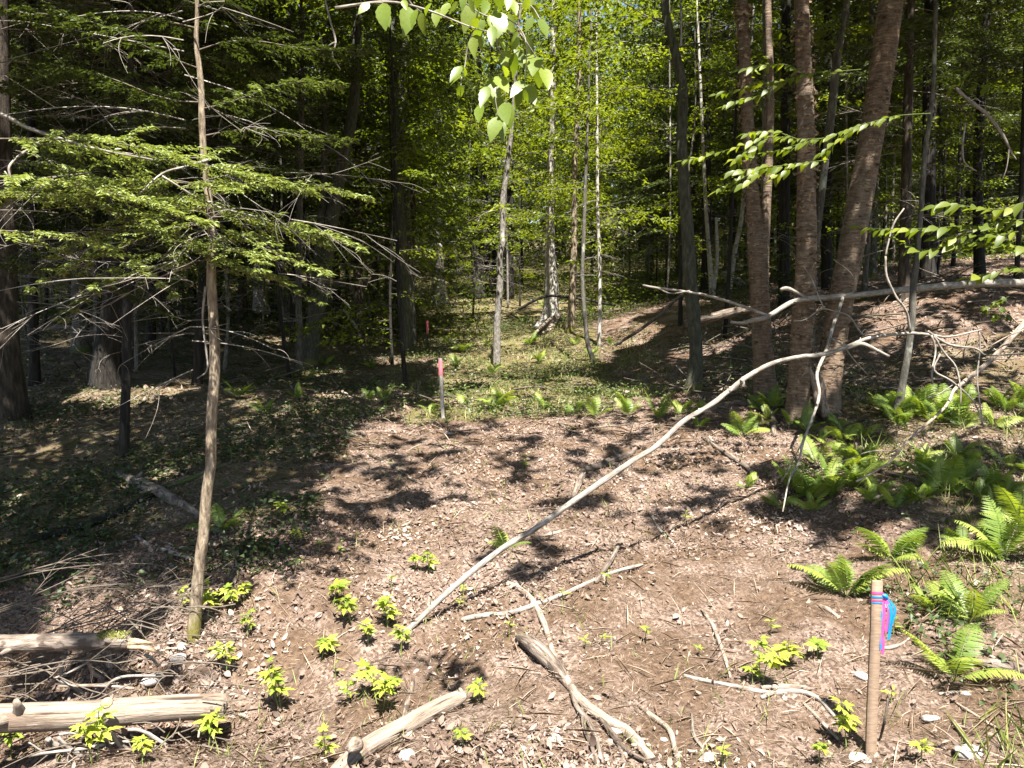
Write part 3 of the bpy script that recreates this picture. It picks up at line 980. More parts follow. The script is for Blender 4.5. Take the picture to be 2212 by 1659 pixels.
# peeling bark on the three birches: strips wrapped round the trunk with one edge lifted
for k, rb_, rt_ in (('T1', .096, .068), ('T2', .104, .077), ('T3', .117, .102)):
    P = TREES[k]['P']
    g = Geo()
    C = catmull(P, 40)
    z0 = TREES[k]['base'][2]
    C = C[(C[:, 2] > z0 + .1) & (C[:, 2] < 6.0)]
    for _ in range(620):
        i = int(rng.integers(1, len(C)))
        c = C[i]
        rad = rb_ + (rt_ - rb_) * min(1, (c[2] - z0) / 5) + .002
        a0 = rng.uniform(0, 6.283)
        da = rng.choice([-1, 1]) * rng.uniform(.25, 1.1)
        hh_ = rng.uniform(.008, .034)
        lift = rng.uniform(.005, .035)
        ta = np.linspace(0, 1, 5)
        aa = a0 + da * ta
        rr_ = rad + lift * ta ** 2.2
        up_ = np.array([0, 0, 1.]) * hh_ * (1 - .45 * ta[:, None])
        ctr = c + np.stack([np.cos(aa) * rr_, np.sin(aa) * rr_, np.full(5, rng.normal(0, .02)) + .02 * ta * rng.normal()], -1)
        V = np.concatenate([ctr - up_ / 2, ctr + up_ / 2 + np.stack([np.cos(aa), np.sin(aa), 0 * aa], -1) * .3 * lift * rng.random()])
        g.add(V, None, [[j, j + 1, 6 + j, 5 + j] for j in range(4)], rng.random())
    tag(g.build('bark_curl', M['curl'], TREES[k]['o']), kind='stuff')

# ------------------------------------------------------------------ young hemlock: sunlit sprays
tA = TREES['A']['o']
YA = TREES['A']['Y']


def spray_part(parent, name, root, L, az, rise, droop, el, mat='hemlock', tint=.8, lf=.36, ls=.052, wr=.0038):
    g, gw = Geo(), Geo()
    add_bough(g, gw, root, L, az, rise, droop, ls, lf, el * .55, el, el * .34, tint, wr, True, .15, .12, .18, ntilt=.25)
    b = gw.build(name, M['twig'], parent)
    f = g.build('needle_spray', M['hemlock'], parent)
    f.parent = b
    return b


Z = lambda u, v, Y=None: at(u, v, Y or YA)
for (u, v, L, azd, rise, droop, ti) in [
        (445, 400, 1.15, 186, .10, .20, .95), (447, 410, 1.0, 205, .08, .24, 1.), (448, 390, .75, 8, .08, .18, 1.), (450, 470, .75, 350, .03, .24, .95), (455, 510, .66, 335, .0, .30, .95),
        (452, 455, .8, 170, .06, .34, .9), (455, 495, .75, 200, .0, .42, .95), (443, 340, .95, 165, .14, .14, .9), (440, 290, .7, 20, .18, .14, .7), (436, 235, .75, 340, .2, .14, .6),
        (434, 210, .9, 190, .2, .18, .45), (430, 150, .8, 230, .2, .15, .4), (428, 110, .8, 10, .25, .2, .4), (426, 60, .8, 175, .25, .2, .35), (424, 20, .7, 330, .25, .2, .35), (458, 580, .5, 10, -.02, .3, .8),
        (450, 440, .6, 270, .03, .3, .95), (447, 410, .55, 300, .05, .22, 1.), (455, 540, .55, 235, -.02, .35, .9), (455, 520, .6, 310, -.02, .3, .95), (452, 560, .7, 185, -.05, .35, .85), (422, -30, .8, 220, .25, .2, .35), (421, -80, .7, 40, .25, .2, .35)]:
    spray_part(tA, 'branch', Z(u, v), L, R(azd), rise, droop, .030, tint=ti)  # tint puts sunlight into the needle colour; upper sprays are coloured darker
# dead stub hanging along the trunk
g = Geo()
g.tube([Z(449, 620) + [0, -.03, 0], Z(438, 690), Z(446, 760), Z(447, 800), Z(425, 818)], [.006, .005, .005, .004, .003], 6, 4, .1)
for i in range(26):
    z = rng.uniform(1.3, 3.4)
    dead_twigs(g, np.array([tA.location.x + .05, YA, z]), rng.uniform(.25, .8), rng.uniform(0, 6.28), rng.uniform(-.3, .1), .004, rng, 1)
for i in range(30):
    u, v = rng.uniform(-20, 640), rng.uniform(300, 600)
    dead_twigs(g, at(u, v, YA + rng.uniform(-.35, .5)), rng.uniform(.2, .55), rng.uniform(0, 6.28), rng.uniform(-.5, .2), .0032, rng, 2)
tag(g.build('dead_branch', M['dead'], tA), kind='stuff')

# hemlock boughs reaching in from the tree at the left edge
tB = TREES['B']['o']
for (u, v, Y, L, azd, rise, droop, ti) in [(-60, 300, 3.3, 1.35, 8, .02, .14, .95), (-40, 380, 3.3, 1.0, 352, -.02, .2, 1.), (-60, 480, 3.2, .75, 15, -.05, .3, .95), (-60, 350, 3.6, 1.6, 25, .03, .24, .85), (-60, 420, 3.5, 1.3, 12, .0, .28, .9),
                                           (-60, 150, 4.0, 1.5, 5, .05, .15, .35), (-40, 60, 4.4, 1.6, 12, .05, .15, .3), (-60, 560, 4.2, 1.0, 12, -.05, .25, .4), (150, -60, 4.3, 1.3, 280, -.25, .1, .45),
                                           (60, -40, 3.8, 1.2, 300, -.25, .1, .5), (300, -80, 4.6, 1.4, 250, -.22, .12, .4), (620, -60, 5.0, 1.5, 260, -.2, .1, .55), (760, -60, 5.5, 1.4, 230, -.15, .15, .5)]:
    spray_part(tB, 'branch', at(u, v, Y), L, R(azd), rise, droop, .030, tint=ti)  # lit boughs get paler needles, shaded ones darker, by tint


def limb(parent, pts, mat='dead', name='branch', sides=7):
    g = Geo()
    P = np.array([at(u, v, Y) for u, v, Y, wd in pts])
    g.tube(P, np.array([wd / F * Y / 2 for u, v, Y, wd in pts]), sides, 5, .12, 3)
    return g.build(name, M[mat], parent)


limb(tB, [(-20, 235, 3.3, 10), (30, 260, 3.3, 9), (70, 280, 3.35, 8), (200, 320, 3.4, 6), (330, 345, 3.5, 4)])
limb(tB, [(90, 305, 3.4, 6), (50, 330, 3.35, 6), (20, 360, 3.3, 5), (25, 390, 3.3, 4), (10, 370, 3.3, 3)])
limb(tA, [(450, 345, YA, 6), (400, 360, YA - .1, 5), (350, 375, YA - .2, 4), (300, 420, YA - .3, 3)])
limb(tA, [(350, 380, YA - .2, 5), (430, 430, YA - .1, 5), (480, 450, YA, 4), (560, 470, YA, 3), (620, 490, YA, 2)])

# ------------------------------------------------------------------ added canopy overhead (unseen, shaped to throw the shade)
# leaf clumps hang where the photo shows shade; each is filed as crown under the tree nearest to it
extra_trees = []  # unseen trees added to carry the shade-casting clumps
for (x, y, lab) in [(-4.6, 1.2, 'unseen tall hemlock added to hold shade canopy, left beside the road'), (-7.5, 4.5, 'unseen tall hemlock added to hold shade canopy, far left of the brush pile'),
                    (6.2, 3.2, 'unseen tall maple added to hold shade canopy, right beyond the ferns'), (9.5, 7.5, 'unseen tall maple added to hold shade canopy on the right bank')]:
    z = float(H(x, y))
    t = thing('hemlock_tree' if x < 0 else 'maple_tree', (x, y, z), lab, 'tree')
    g = Geo()
    g.tube([(x, y, z - .1), (x + .05, y, z + 3), (x + .1, y, z + 8), (x + .1, y, z + 14)], [.2, .17, .13, .05], 12, 6, .08, 3, .35)
    g.build('trunk', M['hem_bark' if x < 0 else 'grey_bark'], t)
    TREES['ex%d' % len(extra_trees)] = dict(o=t, P=np.array([[x, y, z], [x, y, 14]]), Y=y, base=np.array([x, y, z]))
    extra_trees.append(t)
NG = 85000
gy = 2.5 + 55 * rng.random(NG * 2) ** 1.25
gx = rng.uniform(-1, 1, NG * 2) * (gy * .72 + 4)
keepd = rng.random(NG * 2) < np.clip(1.1 - gy / 60, .3, 1)
gx, gy = gx[keepd][:NG], gy[keepd][:NG]
gz = H(gx, gy)
# height at which the sun's ray leaves the top of the picture
top_s = slope(1106, 0)[1] + .03
hmin = np.maximum((CAMZ + top_s * gy - gz) / (1 + top_s * SH[1]) + .5, 4.0)
lay = rng.integers(0, 3, len(gx))
hh = hmin + np.array([.0, 1.8, 4.0])[lay] + rng.uniform(0, 1.6, len(gx))
P0 = np.stack([gx - SH[0] * hh, gy - SH[1] * hh, gz + hh], -1)
PER = 7
Pc = np.repeat(P0, PER, 0) + rng.normal(0, .22, (len(P0) * PER, 3)) * np.array([1, 1, .45])
kp = shade_keep(Pc)
# nothing of it inside the picture
uu, vv = proj(Pc)
kp &= ~((vv > -25) & (uu > -60) & (uu < 2270) & (Pc[:, 1] > .3))
Pc = Pc[kp]
ck = [k for k in TREES if k in ('A', 'B', 'D', 'E', 'L', 'N', 'I', 'S', 'T', 'W', 'T1', 'T2', 'T3', 'T7', 'T8', 'V', 'P', 'ex0', 'ex1', 'ex2', 'ex3')]
bases = np.array([TREES[k]['base'][:2] for k in ck])
Gc = sun_ground(Pc)[:, 1]
szc = np.interp(Gc, [4, 9, 15], [.50, .55, 1.0])
own = np.argmin(np.linalg.norm(Pc[:, None, :2] - bases[None], axis=2), 1)
for i, k in enumerate(ck):
    Q = Pc[own == i]
    if len(Q) < 10:
        continue
    g = Geo()
    n = len(Q)
    sz = rng.uniform(.75, 1.3, n) * szc[own == i]
    con = k in ('A', 'B', 'D', 'E', 'N', 'P', 'ex0', 'ex1', 'T7', 'T8')
    g.leaves(Q, rvec(n) * np.array([1, 1, .35]), unit(np.array([0, 0, 1.]) + rng.normal(0, .45, (n, 3))), .20 * sz, .13 * sz, np.clip(rng.normal(.5, .2, n), 0, 1))
    g.build('crown', M['hemlock' if con else 'beech'], TREES[k]['o'])  # added unseen clumps kept under this tree to cast shade

# ------------------------------------------------------------------ trees further back
def back_tree(x, y, kind, hs, label, group, rad, lean=0.0, crown=True):
    z = float(H(x, y))
    nm = {'h': 'hemlock_tree', 'b': 'beech_tree', 'd': 'dead_tree'}[kind]
    t = thing(nm, (x, y, z), label, 'tree', group)
    g = Geo()
    a = random.uniform(0, 6.28)
    P = np.array([[x, y, z - .15], [x + lean * .5, y, z + 1.5], [x + lean * 2 + .08 * math.cos(a), y + .08 * math.sin(a), z + 5], [x + lean * 4, y, z + 10 * hs], [x + lean * 5, y, z + 15.5 * hs]])
    g.tube(P, np.array([1.15, .95, .8, .5, .1]) * rad, 8, 4, .08, random.randint(0, 40), .35)
    g.build('trunk', M[random.choice({'h': ['dark_bark', 'hem_bark', 'dark_bark'], 'b': ['grey_bark', 'green_bark', 'dark_bark', 'grey_bark'], 'd': ['dead']}[kind])], t)
    if kind == 'd' or not crown:
        return t
    cm, lm = random.choice(HC if kind == 'h' else BCW)
    rot = random.uniform(0, 6.28)
    for nm_, me in (('crown', cm), ('limb', lm)):
        o = link(nm_, me, None, t)
        o['kind'] = 'stuff'
        o.rotation_euler = (0, 0, rot)
        o.scale = (hs * random.uniform(.85, 1.1),) * 2 + (hs,)
    if kind == 'h':
        o = link('dead_branch', random.choice(DS), None, t)
        o['kind'] = 'stuff'
        o.rotation_euler = (0, 0, rot + 1)
    return t


placed = [TREES[k]['base'][:2] for k in TREES]
nb = 0
DEEP = []
for tries in range(4000):
    if nb >= 190:
        break
    y = 15 + 45 * random.random() ** .75
    u = random.uniform(-150, 2360)
    x = (u - 1106) / F * y
    if 930 < u < 1340 and y < 30:
        continue
    if 1340 < u < 1900 and y < 18:
        continue
    if any(math.hypot(x - p[0], y - p[1]) < (1.0 if y < 30 else 1.4) for p in placed):
        continue
    placed.append((x, y))
    nb += 1
    kind = 'h' if random.random() < (.75 if u < 800 else .38 if u < 1550 else .6) else 'b'
    t = back_tree(x, y, kind, random.uniform(.85, 1.25), 'tree', None, random.uniform(.06, .17) * (1.1 if kind == 'h' else .8), random.normalvariate(0, .04))
    DEEP.append((t, kind, proj(np.array([x, y, float(H(x, y)) + 1.5]))[0]))

MARKS = [(20, 'the broad trunk at the left edge'), (235, 'the wide furrowed shaded trunk'), (462, 'the sunlit young hemlock'), (600, 'the pale flared grey trunk'), (720, 'the leaning mossy trunk'),
         (872, 'the massive black hemlock'), (1080, 'the white barked young tree'), (1200, 'the swollen root base'), (1490, 'the curving grey green trunk'), (1640, 'the leftmost big birch'),
         (1740, 'the middle big birch'), (1850, 'the right leaning birch'), (1985, 'the thin leaning grey trunk'), (2150, 'the right bank')]
ORD = ['first', 'second', 'third', 'fourth', 'fifth', 'sixth', 'seventh', 'eighth', 'ninth', 'tenth', 'eleventh', 'twelfth', 'thirteenth', 'fourteenth', 'fifteenth', 'sixteenth', 'seventeenth', 'eighteenth', 'nineteenth', 'twentieth']


def ordinal_labels(items, fmt, group, marks=MARKS):
    """items: (object, u); says which one of its kind it is, counted from the nearest landmark"""
    b = {}
    for o, u in items:
        mu, mn = min(marks, key=lambda m: abs(m[0] - u))
        b.setdefault((mn, 'right' if u >= mu else 'left'), []).append((abs(u - mu), o))
    for (mn, sd_), L in b.items():
        for i, (_, o) in enumerate(sorted(L, key=lambda q: q[0])):
            o['label'] = fmt % (ORD[min(i, 19)], sd_, mn)
            o['group'] = group


for kd, nm, gr in (('h', '%s hemlock deep in the wood, %s of %s', 'hemlocks deep in the wood'), ('b', '%s leafy tree deep in the wood, %s of %s', 'leafy trees deep in the wood')):
    ordinal_labels([(t, float(u)) for t, k_, u in DEEP if k_ == kd], nm, gr)

# thin poles standing among the trees
POLES = []
for tries in range(900):
    if len(POLES) >= 80:
        break
    y = random.uniform(11, 34)
    u = random.uniform(-40, 2250)
    x = (u - 1106) / F * y
    if (930 < u < 1330 and y < 26) or (1330 < u < 1900 and y < 12.5) or (u < 330 and y < 12):
        continue
    if any(math.hypot(x - p[0], y - p[1]) < .5 for p in placed):
        continue
    placed.append((x, y))
    z = float(H(x, y))
    pale = random.random() < .4
    t = thing('pole_tree', (x, y, z), 'pole', 'tree')
    g = Geo()
    ln = random.normalvariate(0, .035)
    rd = random.uniform(.018, .045)
    kx = [random.normalvariate(0, .06) for _ in range(5)]
    hgt = random.uniform(6, 11)
    P = np.array([[x + ln * hgt * f + kx[i], y + kx[-1 - i] * .5, z - .1 + hgt * f] for i, f in enumerate((0, .2, .45, .7, 1))])
    g.tube(P, np.array([1.2, 1, .85, .6, .2]) * rd, 6, 5, .1, len(POLES), .2)
    g.build('trunk', M['young_bark' if pale else random.choice(['dark_bark', 'grey_bark', 'dark_bark'])], t)
    g, gw = Geo(), Geo()
    con = (u < 700 and random.random() < .7) or random.random() < .2
    CP = catmull(P, 8)
    for i in range(random.randint(10, 18)):
        c = CP[int(rng.integers(5, len(CP)))]
        add_bough(g, gw, c, rng.uniform(.6, 1.9), rng.uniform(0, 6.28), rng.uniform(0, .3), rng.uniform(.1, .3), .15, .42, .085, .08 if not con else .075, .043 if not con else .028, .7 if not con else .45, .007, con, .45 if not con else .2, .2, .2, ntilt=.4)
    g.build('crown', M['hemlock' if con else 'beech'], t)
    tag(gw.build('limb', M['grey_bark'], t), kind='stuff')
    POLES.append((t, pale, float(u)))
ordinal_labels([(t, u) for t, p_, u in POLES if p_], '%s thin pale pole tree, %s of %s', 'thin pale pole trees')
ordinal_labels([(t, u) for t, p_, u in POLES if not p_], '%s thin dark pole tree, %s of %s', 'thin dark pole trees')

# understorey leaves of the nearer trees inside the picture
def understorey(key, zs, L, n, leaf, mat, tint, seed, el=None, az=None, two=False):
    r = np.random.default_rng(seed)
    t = TREES[key]
    P = catmull(t['P'], 12)
    g, gw = Geo(), Geo()
    for i in range(n):
        z = t['base'][2] + r.uniform(*zs)
        k = int(np.argmin(np.abs(P[:, 2] - z)))
        a = r.uniform(0, 6.283) if az is None else R(r.uniform(*az))
        add_bough(g, gw, P[k], L * r.uniform(.5, 1.1), a, r.uniform(.0, .35), r.uniform(.1, .3), .15 if not two else .12, .40, leaf * (.95 if not two else 1.0), leaf, leaf * (.52 if not two else .36), tint, .009, two, .45 if not two else .2, .2, .2, r=r, ntilt=.4)
    g.build('crown' if 'crown' not in [c.name.split('.')[0] for c in t['o'].children] else 'low_foliage', M[mat], t['o'])
    tag(gw.build('limb', M['grey_bark'], t['o']), kind='stuff')


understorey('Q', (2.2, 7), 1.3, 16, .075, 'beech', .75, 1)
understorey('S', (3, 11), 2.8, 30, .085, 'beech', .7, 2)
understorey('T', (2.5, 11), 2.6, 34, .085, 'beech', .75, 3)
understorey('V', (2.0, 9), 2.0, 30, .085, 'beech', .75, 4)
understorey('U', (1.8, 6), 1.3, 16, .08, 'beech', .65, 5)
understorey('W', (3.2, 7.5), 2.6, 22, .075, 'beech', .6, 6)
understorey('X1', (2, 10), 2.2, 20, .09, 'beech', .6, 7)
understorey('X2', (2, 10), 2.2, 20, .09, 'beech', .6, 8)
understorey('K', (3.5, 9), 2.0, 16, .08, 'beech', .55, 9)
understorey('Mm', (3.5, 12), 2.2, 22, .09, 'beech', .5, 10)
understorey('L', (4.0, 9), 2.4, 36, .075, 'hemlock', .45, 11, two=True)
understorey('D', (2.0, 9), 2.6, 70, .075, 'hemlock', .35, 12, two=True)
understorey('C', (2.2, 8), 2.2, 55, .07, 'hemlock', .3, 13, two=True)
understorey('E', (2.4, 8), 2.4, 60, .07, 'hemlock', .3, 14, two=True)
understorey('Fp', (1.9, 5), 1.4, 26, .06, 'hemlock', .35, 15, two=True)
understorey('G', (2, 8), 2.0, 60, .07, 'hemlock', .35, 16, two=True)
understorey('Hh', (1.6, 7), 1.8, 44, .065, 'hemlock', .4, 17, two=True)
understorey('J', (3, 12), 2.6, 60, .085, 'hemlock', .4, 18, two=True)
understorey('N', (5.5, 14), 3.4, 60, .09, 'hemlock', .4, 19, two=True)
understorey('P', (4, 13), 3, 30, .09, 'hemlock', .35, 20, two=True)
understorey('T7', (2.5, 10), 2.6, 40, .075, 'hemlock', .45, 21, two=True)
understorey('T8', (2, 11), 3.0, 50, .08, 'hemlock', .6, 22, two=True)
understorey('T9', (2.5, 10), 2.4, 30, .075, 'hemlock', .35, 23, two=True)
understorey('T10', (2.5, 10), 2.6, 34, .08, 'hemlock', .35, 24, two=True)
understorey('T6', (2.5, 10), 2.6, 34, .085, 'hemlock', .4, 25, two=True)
for k in ('D', 'E', 'G', 'J', 'L', 'K', 'B', 'C', 'D', 'E', 'G', 'Hh', 'J', 'N', 'P', 'P2', 'Rr', 'O', 'Mm', 'T7', 'T8', 'T6', 'T9', 'T10', 'Fp', 'Q', 'S', 'U'):
    o = link('dead_branch', random.choice(DS), None, TREES[k]['o'])
    o['kind'] = 'stuff'
    o.rotation_euler = (0, 0, random.uniform(0, 6.28))
    s_ = .8 if TREES[k]['Y'] > 8 else .5
    o.scale = (s_, s_, s_)
    if k in ('Q', 'S', 'U', 'Fp'):
        o.location = (0, 0, 1.2)
        o.scale = (.45, .45, .45)

# the wooded hillside beyond, one mass
g, gw = Geo(), Geo()
n = 190000
y = 52 + 56 * rng.random(n) ** 1.5
x = rng.uniform(-1, 1, n) * (y * .85)
cl = fbm(x * .22, y * .22, 31, 2)
z = H(x, y) + (rng.random(n) ** .9) * (12 + 18 * cl)
P = np.stack([x, y, z], -1)
g.leaves(P, rvec(n), unit(np.array([0, -.5, 1.]) + rng.normal(0, .7, (n, 3))), rng.uniform(.3, .6, n), rng.uniform(.2, .4, n), np.clip(.55 + (cl - .5) * 1.2 + rng.normal(0, .15, n), 0, 1))
fw = g.build('distant_woods', M['beech'])
tag(fw, kind='stuff')
for i in range(160):
    y = random.uniform(56, 100)
    x = random.uniform(-.8, .8) * y
    z = float(H(x, y))
    gw.tube([(x, y, z - .2), (x + .1, y, z + 6), (x + random.uniform(-.5, .5), y, z + 16)], [.2, .15, .06], 6, 2, cap=False)
dw = gw.build('distant_trunks', M['dark_bark'])
tag(dw, kind='stuff')
# low bushes on the far floor
g = Geo()
n = 150000
y = 19 + 40 * rng.random(n)
x = rng.uniform(-1, 1, n) * (y * .8)
cl = fbm(x * .5, y * .5, 41, 2)
k = (cl > .46) & ((np.abs(x - .03 * y) > .06 * y) | (y > 30))
x, y, cl = x[k], y[k], cl[k]
n = len(x)
P = np.stack([x, y, H(x, y) + rng.random(n) ** 1.5 * (cl - .38) * 6.5], -1)
g.leaves(P, rvec(n) * np.array([1, 1, .5]), unit(np.array([0, 0, 1.]) + rng.normal(0, .5, (n, 3))), rng.uniform(.07, .14, n), rng.uniform(.04, .07, n), np.clip(.4 + rng.normal(0, .2, n), 0, 1))
tag(g.build('undergrowth', M['beech']), kind='stuff')

# ------------------------------------------------------------------ forest floor cover
def scatter(n, x0, x1, y0, y1, pw=1.0):
    y = y0 + (y1 - y0) * rng.random(n) ** pw
    x = rng.uniform(-1, 1, n) * (y * .72 + .3)
    k = (x > x0) & (x < x1)
    return x[k], y[k]


def gnormal(x, y):
    e = .05
    return unit(np.stack([-(H(x + e, y) - H(x - e, y)) / (2 * e), -(H(x, y + e) - H(x, y - e)) / (2 * e), np.ones(len(x))], -1))


# dry leaves; bare soil shows where the patches are thin
g = Geo()
for (n, y0, y1, pw, l0, l1) in [(22000, 1.7, 9.5, 1.25, .024, .062), (36000, 1.7, 9.5, 1.25, .018, .050), (110000, 1.7, 9.5, 1.2, .007, .026), (50000, 9, 30, 1.2, .05, .10)]:
    x, y = scatter(n, -50, 50, y0, y1, pw)
    d = fbm(x * 1.1, y * 1.1, 51, 3)
    dens = np.clip((d - .38) * 4.5, .08, 1)
    strip = (np.abs(x - .02 * y) < 1.6 + .08 * y) & (y > 9)
    dens = np.where(strip, dens * .35, dens)
    dens = np.where((x < -.11 * y - .75) & (y > 5), dens * .5, dens)
    k = rng.random(len(x)) < dens
    x, y = x[k], y[k]
    n = len(x)
    nr = unit(gnormal(x, y) + rng.normal(0, .45, (n, 3)))
    dd = rvec(n)
    dd = dd - nr * (dd * nr).sum(1)[:, None]
    L = rng.uniform(l0, l1, n)
    P = np.stack([x, y, H(x, y) + rng.uniform(.001, .022, n)], -1)
    cl = fbm(x * 2.3, y * 2.3, 57, 2)
    g.leaves6(P, dd, nr, L, L * rng.uniform(.20, .52, n), np.clip(rng.normal(.33, .19, n) + (cl - .5) * .9, 0, .9), rng.normal(.1, .7, n), rng.uniform(-.3, .6, n))
tag(g.build('leaf_litter', M['litter'], None, False), kind='stuff')
g = Geo()
for (n, y0, y1, l0, l1, w0) in [(60000, 1.7, 7, .010, .06, .0014), (3500, 1.7, 9, .06, .24, .0034), (6000, 7, 16, .1, .3, .006)]:
    x, y = scatter(n, -50, 50, y0, y1, 1.2)
    n = len(x)
    nr = unit(gnormal(x, y) + rng.normal(0, .15, (n, 3)))
    dd = rvec(n)
    dd = dd - nr * (dd * nr).sum(1)[:, None] + nr * rng.normal(.02, .1, n)[:, None]
    P = np.stack([x, y, H(x, y) + rng.uniform(.004, .02, n)], -1)
    L = rng.uniform(l0, l1, n)
    g.leaves(P, dd, nr, L, w0 * rng.uniform(.6, 1.6, n), np.clip(rng.normal(.5, .25, n), 0, 1), .3, .5)
tag(g.build('twig_litter', M['needle'], None, False), kind='stuff')
# low green plants carpeting the shaded floor and the fern bed
g = Geo()
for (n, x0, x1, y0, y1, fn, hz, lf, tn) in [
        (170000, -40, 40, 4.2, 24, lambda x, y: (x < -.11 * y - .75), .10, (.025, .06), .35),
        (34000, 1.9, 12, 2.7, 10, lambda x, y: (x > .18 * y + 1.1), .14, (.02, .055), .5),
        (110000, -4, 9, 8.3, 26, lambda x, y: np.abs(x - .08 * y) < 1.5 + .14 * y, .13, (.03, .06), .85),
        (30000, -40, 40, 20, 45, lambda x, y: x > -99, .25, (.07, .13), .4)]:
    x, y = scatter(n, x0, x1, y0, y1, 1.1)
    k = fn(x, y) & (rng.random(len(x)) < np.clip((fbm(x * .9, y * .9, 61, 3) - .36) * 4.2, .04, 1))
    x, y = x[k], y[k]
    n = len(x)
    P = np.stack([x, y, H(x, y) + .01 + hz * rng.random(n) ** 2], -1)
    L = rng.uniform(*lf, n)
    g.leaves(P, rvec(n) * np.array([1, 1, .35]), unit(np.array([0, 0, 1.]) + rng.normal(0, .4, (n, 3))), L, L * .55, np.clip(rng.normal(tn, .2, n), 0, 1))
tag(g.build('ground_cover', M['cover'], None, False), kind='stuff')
# thin grass of the mossy path and the fern bed
g = Geo()
for (n, fn, y0, y1, hh_, tn) in [(30000, lambda x, y: np.abs(x - .02 * y) < 1.2 + .085 * y, 8.2, 25, .16, .7), (12000, lambda x, y: (x > .30 * y + .9), 2.3, 9, .22, .55), (2600, lambda x, y: x > -9, 1.8, 8, .09, .5)]:
    x, y = scatter(n, -20, 20, y0, y1, 1.1)
    k = fn(x, y) & (rng.random(len(x)) < np.clip((fbm(x * 1.3, y * 1.3, 71, 3) - .42) * 5, .02, 1))
    x, y = x[k], y[k]
    n = len(x)
    P = np.stack([x, y, H(x, y) - .005], -1)
    a = rng.uniform(0, 6.283, n)
    d = np.stack([np.cos(a) * .5, np.sin(a) * .5, np.full(n, .9)], -1) + rng.normal(0, .15, (n, 3))
    g.leaves(P, d, np.stack([-np.cos(a), -np.sin(a), np.full(n, .5)], -1), hh_ * rng.uniform(.4, 1.2, n), .004 + .0006 * y, np.clip(rng.normal(tn, .2, n), 0, 1), .2, .35)
tag(g.build('grass', M['grass'], None, False), kind='stuff')


# ------------------------------------------------------------------ leaf and frond shapes
def blade(g, base, d, n, L, W, tint=.5, seg=6, teeth=0, curl=.25, fold=.22, shape=.9, tipw=1.0):
    """one leaf blade, three vertices across"""
    d = unit(np.asarray(d, float))
    n = np.asarray(n, float)
    sN = unit(np.cross(d, n))
    up = np.cross(sN, d)
    V = []
    for i in range(seg + 1):
        t = i / seg
        wv = W * .5 * (math.sin(math.pi * min(1, t ** shape)) ** .85 + .02) * (1.08 - .32 * t)
        if teeth:
            wv *= 1 + (teeth if i % 2 else -teeth)
        c = np.asarray(base) + d * L * t - up * curl * L * t * t
        V += [c + sN * wv + up * wv * fold * 2, c, c - sN * wv + up * wv * fold * 2]
    F4 = []
    for i in range(seg):
        k = i * 3
        F4 += [[k, k + 1, k + 4, k + 3], [k + 1, k + 2, k + 5, k + 4]]
    g.add(V, None, F4, tint)


def broad_leaf(seed):
    r = np.random.default_rng(seed)
    g = Geo()
    blade(g, (0, 0, 0), (1, 0, 0), (0, 0, 1), 1, .50 * r.uniform(.8, 1.15), r.uniform(.2, .9), 10, .05, r.uniform(.05, .25), r.uniform(.03, .14), .82)
    me = g.mesh('broad_leaf_%d' % seed)
    me.materials.append(M['near_leaf'])
    return me


def beech_leaf(seed):
    r = np.random.default_rng(seed)
    g = Geo()
    blade(g, (0, 0, 0), (1, 0, 0), (0, 0, 1), 1, .52 * r.uniform(.9, 1.1), r.uniform(.3, 1.), 6, .03, r.uniform(.1, .3), .12, .85)
    me = g.mesh('beech_leaf_%d' % seed)
    me.materials.append(M['beech'])
    return me


def maple_leaf(seed):
    r = np.random.default_rng(seed)
    g = Geo()
    for a, l in ((0, 1), (38, .8), (-38, .8), (80, .5), (-80, .5)):
        blade(g, (0, 0, 0), (math.cos(R(a)), math.sin(R(a)), -.08), (0, 0, 1), l, .42 * l, r.uniform(.2, .7), 5, .12, .15, .05, .75)
    me = g.mesh('maple_leaf_%d' % seed)
    me.materials.append(M['beech'])
    return me


def herb_leaf(seed):
    """palm shaped leaf of toothed lobes"""
    r = np.random.default_rng(seed)
    g = Geo()
    ti = r.uniform(.3, .95)
    for a, l in ((0, 1), (48, .85), (-48, .85), (95, .55), (-95, .55)):
        a += r.uniform(-8, 8)
        blade(g, (0, 0, 0), (math.cos(R(a)), math.sin(R(a)), -.05), (0, 0, 1), l, .40 * l, np.clip(ti + r.normal(0, .1), 0, 1), 9, .2, r.uniform(.15, .35), .12, .8)
    me = g.mesh('herb_leaf_%d' % seed)
    me.materials.append(M['herb'])
    return me


def lance_leaf(seed):
    r = np.random.default_rng(seed)
    g = Geo()
    blade(g, (0, 0, 0), (1, 0, 0.1), (0, 0, 1), 1, .36, r.uniform(.2, .8), 6, .05, r.uniform(.2, .5), .2, .8)
    me = g.mesh('lance_leaf_%d' % seed)
    me.materials.append(M['herb'])
    return me


